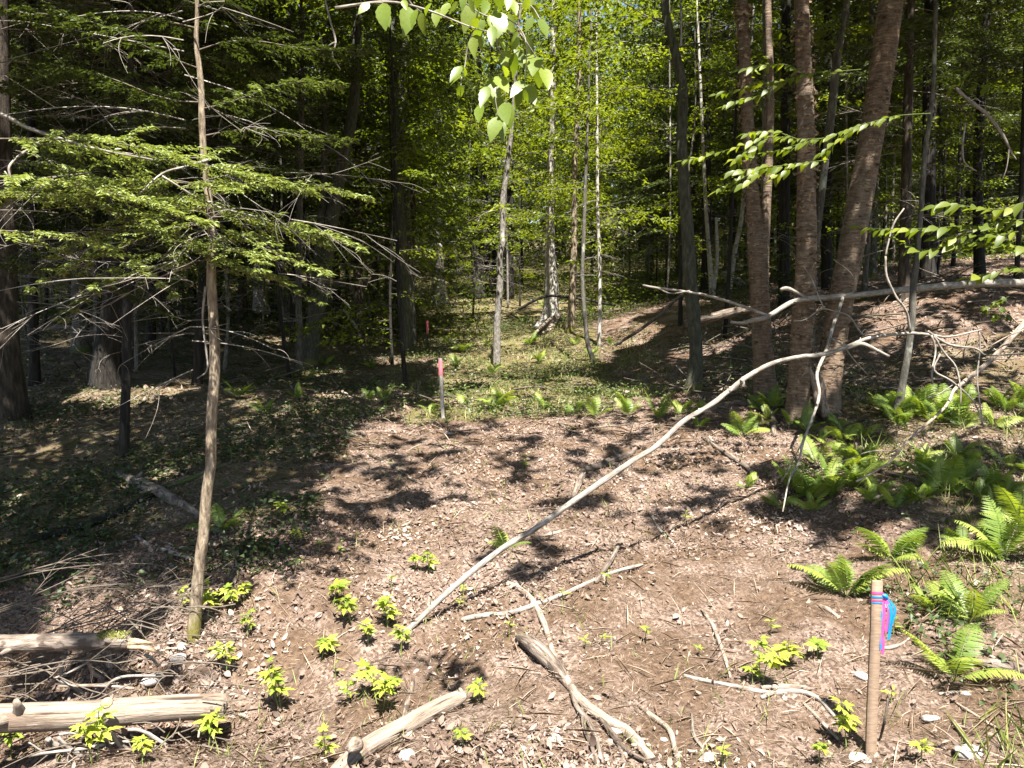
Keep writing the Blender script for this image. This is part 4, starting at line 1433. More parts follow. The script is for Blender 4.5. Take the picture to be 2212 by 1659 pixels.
def frond(seed, arch=.5, steep=1.0, npin=23):
    """fern frond of unit length growing up along +x"""
    r = np.random.default_rng(seed)
    g = Geo()
    t = np.linspace(0, 1, 12)
    ang = steep - (steep + .1) * arch * 1.6 * t ** 1.5
    P = np.concatenate([[np.zeros(3)], np.cumsum(np.stack([np.cos(ang), np.zeros(12), np.sin(ang)], -1) / 12, 0)])[:12]
    P[:, 1] += r.normal(0, .05) * t ** 2
    g.tube(P, np.linspace(.007, .0025, 12), 4, 1, cap=False)
    ti = r.uniform(.15, .95)
    for i in range(npin):
        s = .17 + .83 * (i / (npin - 1))
        k = s * 11
        k0 = min(int(k), 10)
        c = P[k0] + (P[k0 + 1] - P[k0]) * (k - k0)
        d = unit(P[k0 + 1] - P[k0])
        up = np.array([-d[2], 0, d[0]])
        L = .245 * math.sin(math.pi * min(.97, (s - .08) ** .72 * .97)) ** .9 + .008
        for sd_ in (-1, 1):
            dd = np.array([0, sd_, 0]) + d * .38 - up * .16 + r.normal(0, .05, 3)
            blade(g, c, dd, up, L * r.uniform(.9, 1.05), .026 * (.35 + L / .24), np.clip(ti + r.normal(0, .08) + .2 * s, 0, 1), 7, .20, .15, .08, .62)
    me = g.mesh('fern_frond_%d' % seed)
    me.materials.append(M['fern'])
    return me


BL = [broad_leaf(i) for i in range(6)]
BE = [beech_leaf(i) for i in range(5)]
ML = [maple_leaf(i) for i in range(4)]
HL = [herb_leaf(i) for i in range(6)]
LL = [lance_leaf(i) for i in range(5)]
FR = [frond(i, *a) for i, a in enumerate([(.40, 1.3), (.7, .95), (.32, 1.2), (.5, 1.3), (.36, 1.35), (.45, 1.2), (.3, 1.4), (.55, 1.1), (.25, 1.35), (.65, 1.0)])]


def place(me, name, parent, base, D, N, scale, sub=None):
    D = Vector(D).normalized()
    N = Vector(N)
    Y_ = N.cross(D)
    if Y_.length < 1e-4:
        Y_ = Vector((0, 1, 0)).cross(D)
    Y_.normalize()
    Z_ = D.cross(Y_)
    m = Matrix((D, Y_, Z_)).transposed().to_4x4()
    o = link(name, me, None, sub or parent)
    o.matrix_local = Matrix.Translation(Vector(base) - parent.location) @ m @ Matrix.Scale(scale, 4)
    return o


# ------------------------------------------------------------------ ferns
FS = .64


def fern(u, v, size, nf, label=None, group=None, az=None, lean=None, flat=0):
    b = hit(u, v)
    t = thing('fern', b, label or 'fern', 'fern', group)
    a0 = random.uniform(0, 6.28)
    for i in range(nf):
        a = a0 + i * 6.283 / nf + random.uniform(-.35, .35)
        o = link('frond', random.choice(FR), None, t)
        o.rotation_euler = (random.uniform(-.45, .45), random.uniform(-.15, .35) + flat, a)
        o.scale = (size * FS * random.uniform(.7, 1.1),) * 3
    return t


for f in [(1828, 1292, .60, 8, 'tall bright fern clump just left of the stake with ribbons'), (1925, 1215, .52, 7, 'bright fern between the tall clump and the ribboned stake'),
          (2062, 1475, .52, 5, 'single pale yellow green fern standing right of the ribboned stake'), (2095, 1345, .48, 6, 'dense fern right behind the pale single fern'),
          (2020, 1330, .34, 4, 'small fern close behind the pink and blue ribbons'), (2165, 1215, .66, 9, 'large feathery fern at the right edge of the clearing'),
          (2210, 1150, .58, 7, 'fern cut by the right edge behind the large feathery fern'), (2080, 1190, .36, 4, 'low fern left of the large feathery fern'),
          (1095, 1190, .34, 4, 'flattened yellow fern lying under the long bare branch'), (1745, 1085, .60, 7, 'big lit fern in front of the middle birch'),
          (1705, 1060, .45, 5, 'fern in front of the leftmost birch beside the hanging dead branch'), (1790, 1050, .5, 5, 'fern at the foot of the right leaning birch'),
          (1680, 1100, .3, 4, 'low fern at the edge of bare soil below the birches'), (1612, 1060, .28, 4, 'small fern beside the crooked pale stick near the birches'),
          (1360, 900, .55, 6, 'bright spreading fern left of the curving grey green trunk'), (1285, 905, .5, 4, 'pointed fern near the end of the bare soil'),
          (1175, 885, .42, 5, 'fern on the edge of the mossy path'), (1420, 905, .5, 5, 'fern in front of the curving grey green trunk'),
          (1470, 900, .45, 4, 'dim fern at the foot of the curving grey green trunk'), (1240, 895, .35, 4, 'small fern between two brighter ones where the soil ends'),
          (1000, 762, .7, 7, 'pale green fern clump left of the white barked young tree'), (968, 745, .6, 6, 'fern clump on the path right of the farthest stake'),
          (1145, 745, .6, 6, 'fern clump right of the white barked young tree'), (1180, 668, .9, 7, 'sunlit ferns left of the swollen root base'), (1130, 700, .7, 6, 'yellow fern on the path behind the white barked tree'),
          (835, 870, .45, 5, 'small sunlit fern left of the second stake'), (800, 868, .4, 5, 'pale fern at the dark edge left of the second stake'), (930, 895, .4, 4, 'shaded fern left against the second stake'),
          (1010, 880, .4, 4, 'yellow fern just right of the second stake'), (515, 860, .55, 6, 'fern behind the sunlit young hemlock trunk'), (570, 895, .35, 4, 'small bright fern right of the young hemlock'),
          (700, 790, .55, 5, 'fern at the foot of the leaning mossy trunk'), (480, 1150, .4, 4, 'dim fern right of the young hemlock foot')]:
    fern(*f)
FERN_MARKS = [(1750, 'the middle birch'), (1940, 'the thin leaning grey trunk'), (2080, 'the hanging white twigs'), (2200, 'the right edge')]
fl = []
for i in range(30):
    u, v = random.uniform(1890, 2260), random.uniform(878, 935)
    fl.append((fern(u, v, random.uniform(.4, .62), random.choice([4, 5, 6])), u))
ordinal_labels(fl, '%s sunlit fern below the bank, %s of %s', 'ferns of the sunlit strip below the bank', FERN_MARKS)
fl = []
for i in range(36):
    u, v = random.uniform(1740, 2270), random.uniform(990, 1120)
    fl.append((fern(u, v, random.uniform(.32, .52), random.choice([4, 5])), u))
ordinal_labels(fl, '%s shaded fern in the dark bed, %s of %s', 'ferns of the shaded bed', FERN_MARKS)
fl = []
for i in range(16):
    u, v = random.uniform(1500, 1900), random.uniform(880, 960)
    fl.append((fern(u, v, random.uniform(.3, .5), random.choice([4, 5])), u))
ordinal_labels(fl, '%s dim fern at the birch feet, %s of %s', 'ferns around the birch feet', [(1500, 'the curving grey green trunk'), (1640, 'the leftmost birch'), (1740, 'the middle birch'), (1850, 'the right birch')])
fl = []
for i in range(14):
    u, v = random.uniform(640, 1330), random.uniform(735, 885)
    fl.append((fern(u, v, random.uniform(.35, .6), random.choice([4, 5, 6])), u))
ordinal_labels(fl, '%s low fern on mossy ground, %s of %s', 'ferns of the mossy ground', [(690, 'the leaning mossy trunk'), (953, 'the second stake'), (1075, 'the white barked young tree'), (1290, 'the crooked stem')])


# ------------------------------------------------------------------ small leafy plants
def herb(u, v, hgt, nl, label, lance=False, sz=.085, group=None):
    b = hit(u, v)
    t = thing('leafy_plant', b, label, 'plant', group)
    for s_ in range(max(1, nl // 6)):
        g = Geo()
        off = np.array([random.uniform(-1, 1), random.uniform(-1, 1), 0]) * hgt * .25 * (nl > 7)
        tip = b + off * 1.6 + np.array([random.uniform(-.1, .1) * hgt, random.uniform(-.2, .05) * hgt, hgt * random.uniform(.6, 1.2)])
        P = np.array([b + off * .4 - [0, 0, .01], b + off + [0, 0, hgt * .5], tip])
        g.tube(P, [.0028, .0022, .0014], 5, 4, cap=False)
        st = g.build('stem', M['herbstem'], t)
        C = catmull(P, 8)
        k = nl // max(1, nl // 6)
        for i in range(k):
            f = .45 + .55 * (i + 1) / k
            c = C[min(len(C) - 1, int(f * (len(C) - 1)))]
            a = i * 2.4 + random.uniform(-.4, .4)
            stalk = sz * (.25 if not lance else .05)
            d = np.array([math.cos(a), math.sin(a), random.uniform(.0, .45) if i < k - 1 else .5])
            place(random.choice(LL if lance else HL), 'leaf', t, c + d * stalk, d, (random.uniform(-.5, .5), random.uniform(-.5, .2), 1), sz * random.uniform(.55, 1.3) * (1.3 - .4 * f))
    return t


M['herbstem'] = plain('green_stem', (.13, .17, .04), .6)
for h in [(612, 1535, .20, 14, 'largest yellow green leafy plant right of the bare foreground log'), (690, 1430, .14, 9, 'bright leafy plant above the largest yellow one'),
          (490, 1455, .15, 6, 'leafy plant with one broad leaf just below the young hemlock foot'), (450, 1345, .17, 7, 'leafy plant against the mossy foot of the young hemlock'),
          (395, 1325, .13, 6, 'leafy plant left of the mossy hemlock foot'), (500, 1320, .15, 7, 'leafy plant right of the mossy hemlock foot'), (535, 1375, .12, 6, 'half shaded leafy plant lower right of the hemlock foot'),
          (527, 1300, .13, 6, 'dim leafy plant upper right of the hemlock foot'), (715, 1310, .14, 9, 'leafy plant at the edge of the shade in the middle of the clearing'),
          (765, 1350, .14, 9, 'low yellow leafy clump left of the long branch end'), (838, 1365, .17, 9, 'tall yellow leafy plant beside the long branch end'),
          (795, 1400, .13, 7, 'spreading leafy plant left of the long branch tip'), (862, 1405, .12, 8, 'dark green leafy plant under the tip of the long branch'),
          (822, 1530, .19, 14, 'bushy yellow leafy plant above the short upright stub'), (850, 1500, .10, 6, 'little leafy plant on top of the root clump'), (750, 1525, .10, 6, 'small leafy plant left of the bushy yellow one'),
          (1035, 1520, .11, 7, 'green leafy plant right of the broken log end'), (1000, 1620, .09, 5, 'small yellow plant in the grass tuft right of the log'), (703, 1650, .12, 7, 'yellow plant at the lower end of the leaning log'),
          (445, 1625, .15, 9, 'bright leafy plant at the right end of the brush pile'), (25, 1640, .20, 9, 'large leafy plant in the bottom left corner'), (205, 1650, .19, 12, 'large leafy plant below the bare log'),
          (310, 1658, .12, 8, 'low leafy plant right of the large one below the log'), (1640, 1470, .19, 13, 'bright bushy plant left of the ribboned stake'), (1695, 1440, .14, 8, 'yellow leafy plant right against the bushy plant near the stake'),
          (1765, 1425, .11, 7, 'pale plant nearest left of the ribboned stake'), (1625, 1480, .10, 6, 'dark plant at the foot of the bushy one'), (1832, 1620, .17, 10, 'leafy plant at the foot of the ribboned stake'),
          (1990, 1650, .10, 6, 'small plant in the bottom right'), (1770, 1655, .11, 6, 'small plant near the bottom edge left of the stake'),
          (600, 1120, .14, 8, 'plant with pale leaves in the shade edge right of the young hemlock'), (640, 1175, .12, 6, 'dim leafy plant at the shade edge'), (930, 1235, .12, 8, 'leafy plant amid half shade left of the long branch'),
          (895, 1230, .12, 8, 'dark leafy plant beside the half shaded one'), (1130, 1015, .10, 6, 'small yellow plant on the sunny soil in mid clearing')]:
    herb(*h, sz=random.uniform(.052, .066) if h[2] > .13 else random.uniform(.036, .05))
for h in [(650, 1232, .09, 4, 'two leaved seedling left in the half shade'), (690, 1200, .12, 5, 'seedling with drooping yellow leaves at the shade edge'), (735, 1208, .09, 4, 'seedling with pale leaf pair left of the half shade'),
          (770, 1175, .12, 5, 'green seedling standing near a pale stone'), (845, 1270, .1, 6, 'yellow seedling in the litter left of the branch'), (1300, 1395, .07, 4, 'tiny green seedling right of the grey root'),
          (1395, 1390, .10, 5, 'seedling with upright leaves on the bare reddish soil'), (1100, 1380, .12, 4, 'seedling with long leaves beside the crossing sticks'), (1265, 1400, .05, 4, 'dark tiny seedling on the soil'),
          (990, 1325, .1, 6, 'seedling left of the crossing sticks'), (1000, 1290, .08, 5, 'green seedling below the long branch'), (1215, 1300, .07, 4, 'tiny pale seedling above the stick crossing'),
          (1310, 1265, .08, 4, 'light seedling between the two forked sticks'), (1480, 1130, .07, 4, 'tiny seedling on soil right of the rotten branch'), (1930, 1375, .08, 5, 'pale seedling right below the ribbons'),
          (1925, 1520, .06, 4, 'yellow seedling right of the stake base'), (1510, 1420, .07, 4, 'small yellow seedling by the crooked stick'), (1560, 1655, .09, 5, 'seedling at the bottom edge of the clearing'),
          (725, 1470, .07, 4, 'tiny seedling right of the largest yellow plant'), (500, 1000, .16, 5, 'tall thin seedling in the shade right of the hemlock'), (1665, 1375, .08, 6, 'pale seedling left above the bushy plant'), (560, 1010, .12, 5, 'leafy seedling in shade right of the hemlock trunk')]:
    herb(*h, lance=True, sz=random.uniform(.03, .045))

# ------------------------------------------------------------------ stakes
def stake(name, label, foot, head, wd, th, Y=None, mat='lath'):
    b = hit(*foot) if Y is None else at(*foot, Y)
    top = at(head[0], head[1], b[1] + .02)
    t = thing(name, b, label, 'stake')
    ax = unit(top - b)
    sx = unit(np.cross(ax, [0, 1, 0]) * 1.0 + np.array([0, .10, 0]))
    sx = sx if sx[0] > 0 else -sx
    sy = np.cross(ax, sx)
    L = np.linalg.norm(top - b)
    V, lv = [], [-.12, 0, L * .25, L * .5, L * .75, L - .004, L]
    for i, z in enumerate(lv):
        k = 1 if i < len(lv) - 1 else .86
        wob = .0008 * math.sin(i * 2.1)
        for a, c in ((-1, -1), (1, -1), (1, 1), (-1, 1)):
            V.append(b + ax * z + sx * (a * wd / 2 * k + wob) + sy * c * th / 2 * k)
    F = []
    for i in range(len(lv) - 1):
        for j in range(4):
            F.append([i * 4 + j, i * 4 + (j + 1) % 4, i * 4 + 4 + (j + 1) % 4, i * 4 + 4 + j])
    n_ = (len(lv) - 1) * 4
    F += [[n_, n_ + 1, n_ + 2, n_ + 3], [3, 2, 1, 0]]
    g = Geo()
    g.add(V, None, F)
    g.build('shaft', M[mat], t, False)
    return t, b, ax, sx, sy, L


def sleeve(t, name, mat, b, ax, sx, sy, z0, z1, wd, th):
    g = Geo()
    V = []
    for z in (z0, z1):
        for a, c in ((-1, -1), (1, -1), (1, 1), (-1, 1)):
            V.append(b + ax * z + sx * a * wd / 2 + sy * c * th / 2)
    g.add(V, None, [[j, (j + 1) % 4, 4 + (j + 1) % 4, 4 + j] for j in range(4)])
    return g.build(name, M[mat], t, False)


def ribbon(t, name, mat, pts, wdir, wd):
    g = Geo()
    C = catmull(pts, 5)
    n = len(C)
    ww = np.asarray(wd) if np.ndim(wd) else np.full(n, wd)
    tw = np.linspace(0, .5, n)
    W_ = unit(np.outer(np.cos(tw), wdir) + np.outer(np.sin(tw), [0, 1, 0]))
    V = np.concatenate([C - W_ * ww[:, None] / 2, C + W_ * ww[:, None] / 2])
    g.add(V, None, [[i, i + 1, n + i + 1, n + i] for i in range(n - 1)])
    return g.build(name, M[mat], t)


t, b, ax, sx, sy, L = stake('survey_stake', 'nearest wooden stake with pink and blue ribbons tied at its top', (1880, 1632), (1895, 1254), .037, .017)
nY = -sy if sy[1] > 0 else sy            # towards the camera
Zs = lambda f: b + ax * L * f
for i, (f, h_, mt) in enumerate([(.925, .009, 'pinktape'), (.903, .007, 'bluetape'), (.885, .006, 'pinktape'), (.872, .005, 'bluetape')]):
    sleeve(t, 'ribbon_band', mt, b, ax, sx, sy, L * f, L * f + h_, .040, .020)
kn = Zs(.91) + sx * .024
g = Geo()
g.tube([kn + [-.006, -.004, .008], kn + [.006, -.006, .004], kn + [.012, -.004, -.008]], [.006, .009, .005], 7, 4, .3, 3)
g.build('ribbon_knot', M['bluetape'], t)
for (mt, dx, f1, w_, bow) in [('bluetape', .000, .30, .012, .002), ('pinktape', .003, .31, .011, .004), ('bluetape', .018, .24, .015, .012), ('pinktape', .012, .20, .016, .010), ('bluetape', .022, .18, .010, .020)]:
    p0 = kn + nY * .004 + sx * (dx * .5 - .004)
    ln = L * f1
    ribbon(t, 'ribbon_tail', mt, [p0, p0 + sx * (dx * .6 + bow) - ax * ln * .3 + nY * .004, p0 + sx * (dx + bow * .5) - ax * ln * .65 + nY * .002, p0 + sx * dx - ax * ln + nY * random.uniform(0, .008)], sx, w_)
ribbon(t, 'ribbon_tail', 'pinktape', [Zs(.68) + sx * .027 + nY * .006, Zs(.64) + sx * .029 + nY * .007, Zs(.58) + sx * .028 + nY * .006], sx, .012)
t, b, ax, sx, sy, L = stake('survey_stake', 'middle stake with a pink painted band and dark top in the clearing', (957, 903), (951, 774), .038, .018, mat='pale_bark')
sleeve(t, 'pink_band', 'pinkpaint', b, ax, sx, sy, L * .72, L * .955, .042, .022)
sleeve(t, 'dark_top', 'greypaint', b, ax, sx, sy, L * .957, L * 1.004, .041, .021)
t, b, ax, sx, sy, L = stake('survey_stake', 'farthest stake with a faded red upper half in the shade', (924, 750), (923, 692), .05, .022, mat='grey_bark')
sleeve(t, 'pink_band', 'pinkpaint', b, ax, sx, sy, L * .5, L * .99, .055, .027)


# ------------------------------------------------------------------ logs and sticks
def stick(name, label, pts, mat='stick', cat='stick', lift=0.0, rough=.2, sides=10, sub=6, group=None, end=None):
    """points (u, v, width in photo pixels) lying on the ground, or (u, v, width, distance)"""
    P, rr = [], []
    for p in pts:
        if len(p) == 4:
            c = at(p[0], p[1], p[3])
        else:
            c = hit(p[0], p[1])
            c[2] += p[2] / F * c[1] / 2 * .7 + lift
        P.append(c)
        rr.append(p[2] / F * c[1] / 2)
    P = np.array(P)
    b = P[np.argmin(P[:, 2])].copy()
    t = thing(name, b, label, cat, group)
    g = Geo()
    # knots and stubs break the outline
    rr = np.array(rr)
    g.tube(P, rr, sides, sub, rough, len(bpy.data.objects) % 97, lump=2.2)
    tot = np.linalg.norm(np.diff(P, axis=0), axis=1).sum()
    rk = np.random.default_rng(len(bpy.data.objects))
    CC = catmull(P, 8)
    for _ in range(int(min(9, tot * 5))):
        i_ = int(rk.integers(2, len(CC) - 2))
        r_i = float(np.interp(i_, np.linspace(0, len(CC) - 1, len(rr)), rr))
        dv = rk.normal(size=3)
        dv = unit(dv - CC[i_] * 0)
        g.tube([CC[i_], CC[i_] + dv * r_i * 1.2, CC[i_] + dv * r_i * rk.uniform(1.4, 2.6)], [r_i * .5, r_i * .36, r_i * .2], 6, 2, .2, 3)
    g.build(end or 'stem', M[mat], t)
    return t, P, np.array(rr)


def twig(t, pts, mat='stick', name='side_twig', rough=.12, sides=6):
    P, rr = [], []
    for p in pts:
        c = at(p[0], p[1], p[3]) if len(p) == 4 else hit(p[0], p[1]) + [0, 0, p[2] / F * 2]
        P.append(c)
        rr.append(p[2] / F * c[1] / 2)
    g = Geo()
    g.tube(np.array(P), rr, sides, 4, rough, len(bpy.data.objects) % 97)
    return g.build(name, M[mat], t)


# the long bare branch
t, P, rr = stick('fallen_branch', 'long curved bare branch reaching from the soil up in front of the birches',
                 [(868, 1374, 12, 3.85), (980, 1268, 13, 4.0), (1080, 1188, 13.5, 4.15), (1150, 1146, 13, 4.25), (1240, 1082, 13, 4.4), (1360, 1000, 12, 4.55), (1420, 962, 11.5, 4.65), (1475, 911, 11, 4.75), (1530, 878, 11, 4.85), (1568, 850, 11, 4.9), (1615, 813, 10.5, 5.0), (1668, 785, 9.5, 5.1), (1725, 771, 9, 5.2),
                  (1775, 766, 9, 5.3), (1828, 750, 8.5, 5.4), (1875, 731, 8, 5.5), (1925, 723, 7, 5.6), (1968, 720, 7, 5.7), (2008, 723, 6, 5.75), (2041, 728, 5, 5.8), (2075, 723, 4.5, 5.85), (2120, 712, 4, 5.9)], 'dead', 'branch')
for tw in [[(1828, 752, 9, 5.4), (1845, 746, 9, 5.4), (1865, 743, 8, 5.38), (1891, 755, 7, 5.35), (1921, 770, 5, 5.3)],
           [(2005, 716, 6, 5.7), (2035, 737, 5, 5.75), (2060, 747, 5, 5.8), (2108, 753, 4, 5.85), (2135, 768, 3, 5.85), (2212, 764, 2, 5.9)],
           [(2012, 724, 5, 5.7), (2021, 758, 4, 5.7), (2013, 800, 4, 5.65), (2015, 830, 3, 5.6)],
           [(2018, 726, 5, 5.7), (2038, 760, 4, 5.7), (2065, 793, 4, 5.7), (2075, 840, 3, 5.65), (2075, 875, 2, 5.6)],
           [(2031, 764, 4, 5.7), (2018, 800, 4, 5.7), (2055, 823, 4, 5.7), (2102, 866, 3, 5.65), (2125, 920, 2, 5.6)],
           [(2115, 714, 4, 5.9), (2117, 753, 3, 5.9), (2112, 803, 3, 5.85), (2113, 846, 3, 5.8), (2125, 923, 2, 5.7)],
           [(1913, 553, 4, 5.6), (1915, 596, 5, 5.6), (1935, 640, 5, 5.6), (1958, 673, 5, 5.6), (1966, 718, 6, 5.65)], [(1953, 450, 3, 5.6), (1931, 483, 4, 5.6), (1918, 527, 4, 5.6), (1913, 553, 4, 5.6)],
           [(1600, 822, 6, 4.95), (1607, 826, 5, 4.9), (1604, 835, 3, 4.88)], [(1575, 845, 6, 4.9), (1577, 835, 4, 4.9)], [(2060, 830, 2, 5.7), (2030, 850, 3, 5.7), (2000, 860, 2, 5.7)]]:
    twig(t, tw, 'dead')
# fallen tree lying over the bank, dead top towards the birches
t, P, rr = stick('fallen_tree', 'fallen dead tree with bare forked top reaching in front of the three birches',
                 [(2235, 612, 18, 9.4), (2120, 612, 17, 8.9), (2041, 618, 16, 8.4), (1975, 624, 15, 8.0), (1925, 629, 13, 7.7), (1875, 635, 13, 7.5), (1825, 640, 13, 7.35), (1741, 646, 12, 7.15), (1708, 654, 11, 7.1), (1661, 682, 10, 7.0),
                  (1625, 692, 9, 6.95), (1601, 698, 7, 6.95), (1578, 695, 6, 6.95)], 'dead', 'fallen tree', end='trunk')
for tw in [[(1655, 681, 8, 7.0), (1608, 663, 7, 6.95), (1535, 640, 6, 6.85), (1475, 629, 5, 6.8), (1420, 622, 5, 6.7), (1388, 616, 4, 6.7)], [(1420, 622, 4, 6.7), (1450, 634, 3, 6.6), (1490, 628, 3, 6.6)],
           [(1745, 647, 7, 7.15), (1725, 634, 7, 7.1), (1700, 623, 9, 7.05), (1686, 626, 7, 7.05)],
           [(1820, 643, 8, 7.3), (1812, 670, 8, 7.1), (1803, 693, 8, 6.9), (1785, 756, 8, 6.6), (1765, 806, 7, 6.3), (1770, 853, 7, 6.1), (1755, 903, 6, 5.8), (1735, 953, 6, 5.6), (1725, 1000, 5, 5.4), (1705, 1036, 4, 5.2), (1691, 1105, 3, 4.95)],
           [(1738, 945, 4, 5.6), (1718, 985, 3, 5.5), (1700, 1020, 3, 5.4), (1688, 1040, 2, 5.3)],
           [(1807, 674, 4, 7.0), (1834, 683, 4, 6.9), (1861, 720, 4, 6.8), (1884, 735, 3, 6.7), (1921, 753, 2, 6.7)], [(1861, 720, 3, 6.8), (1870, 712, 3, 6.8), (1902, 718, 2, 6.8)],
           [(1794, 730, 4, 6.7), (1821, 746, 4, 6.6), (1841, 773, 3, 6.6), (1875, 810, 2, 6.6)], [(1781, 668, 3, 7.1), (1768, 640, 3, 7.1), (1752, 600, 3, 7.1), (1735, 574, 2, 7.1)],
           [(1803, 672, 3, 7.0), (1775, 668, 3, 7.0), (1740, 690, 2, 6.9), (1715, 694, 2, 6.9)], [(1820, 640, 3, 7.3), (1845, 626, 3, 7.3), (1838, 590, 2, 7.2), (1800, 560, 2, 7.2)]]:
    twig(t, tw, 'dead')
# leaning thin dead pole at the right
t, P, rr = stick('leaning_dead_pole', 'thin grey dead pole leaning down from the right edge across the ferns',
                 [(2240, 668, 14, 6.3), (2191, 723, 12, 6.2), (2135, 783, 11, 6.1), (2085, 823, 9, 6.0), (2061, 843, 7, 5.9), (2041, 880, 6, 5.7), (1975, 940, 5, 5.4), (1941, 975, 5, 5.2), (1915, 1003, 5, 5.1), (1850, 1040, 5, 4.9)], 'stick', 'branch')
twig(t, [(2135, 750, 3, 6.1), (2180, 725, 3, 6.1), (2230, 705, 3, 6.1)])
twig(t, [(1941, 975, 3, 5.2), (1880, 975, 2, 5.1), (1810, 1000, 2, 5)])

# foreground logs
t, P, rr = stick('bare_log', 'thick bare sunlit log lying over the brush pile in the bottom left',
                 [(-60, 1554, 62, 3.02), (80, 1549, 62, 3.05), (200, 1543, 60, 3.1), (330, 1532, 57, 3.17), (430, 1526, 55, 3.22), (486, 1524, 50, 3.25)], 'log', 'log', rough=.05, sides=22, sub=7, end='trunk')
g = Geo()
c = at(231, 1518, 3.0)
g.tube([c, c + [0, -.012, .014]], [.026, .012], 10, 4, .2, 3)
g.build('knot', M['cutend'], t)
g = Geo()
c = at(182, 1556, 2.99)
g.tube([c + [0, .02, 0], c + [.002, -.008, .001]], [.011, .005], 8, 3, .3, 5)
g.build('knot', M['rot'], t)
t, P, rr = stick('mossy_log', 'barked log with moss on its broken end behind the bare log',
                 [(-60, 1392, 38, 3.45), (60, 1389, 39, 3.45), (170, 1386, 38, 3.45), (278, 1384, 37, 3.45)], 'mosslog', 'log', rough=.05, sides=16, sub=6, end='trunk')
g = Geo()
for pp, r_ in (([(272, 1388, 3.45), (300, 1386, 3.44), (334, 1390, 3.43)], [.022, .014, .003]), ([(272, 1396, 3.44), (315, 1400, 3.43), (345, 1410, 3.42), (362, 1416, 3.4)], [.012, .010, .007, .003])):
    g.tube(np.array([at(*q_) for q_ in pp]), r_, 7, 4, .25, 7)
g.build('splinter', M['cutend'], t)
g = Geo()
n = 700
uu_ = rng.uniform(215, 280, n)
a = rng.uniform(R(35), R(150), n)
c = np.array([at(u_, 1384.5, 3.45) for u_ in uu_])
g.leaves(c + np.stack([np.zeros(n), -np.cos(a) * .040, np.sin(a) * .040], -1), rvec(n), np.stack([rng.normal(0, .3, n), -np.cos(a), np.sin(a)], -1), .010, .006, rng.random(n))
tag(g.build('moss', M['moss'], t), kind='stuff')
t, P, rr = stick('broken_log', 'bare grey log with broken end pointing up right at the bottom centre',
                 [(715, 1690, 46, 2.68), (760, 1640, 44, 2.78), (810, 1603, 42, 2.88), (880, 1565, 41, 2.98), (940, 1532, 40, 3.1), (985, 1510, 34, 3.18), (1004, 1499, 22, 3.2)], 'log', 'log', rough=.06, sides=20, sub=6, end='trunk')
P_ = at(766, 1618, 2.70)
g = Geo()
g.tube([P_ + [0, .03, 0], P_ + [-.008, -.012, .012], P_ + [-.014, -.022, .016]], [.03, .02, .013], 12, 4, .12, 9)
g.build('branch_stub', M['log'], t)
stick('split_log', 'weathered split grey log piece in the centre foreground', [(1121, 1386, 22), (1150, 1410, 38), (1185, 1438, 36), (1215, 1470, 26), (1228, 1490, 12)], 'rot', 'log', rough=.22, sides=14)
t, P, rr = stick('tree_root', 'exposed grey root running down right from the split log', [(1208, 1450, 18), (1232, 1490, 20), (1257, 1525, 22), (1304, 1560, 24), (1354, 1590, 26), (1400, 1640, 22), (1440, 1690, 18)], 'stick', 'root', rough=.3)
for tw in [[(1232, 1490, 12), (1246, 1535, 12), (1270, 1566, 14), (1287, 1606, 12), (1304, 1655, 10)], [(1250, 1506, 12), (1304, 1572, 14), (1347, 1626, 12), (1404, 1655, 10)], [(1257, 1530, 8), (1262, 1580, 10), (1278, 1620, 10), (1290, 1670, 8)], [(1300, 1560, 8), (1330, 1600, 10), (1350, 1655, 9)]]:
    twig(t, tw, 'rot', 'side_root', .25)
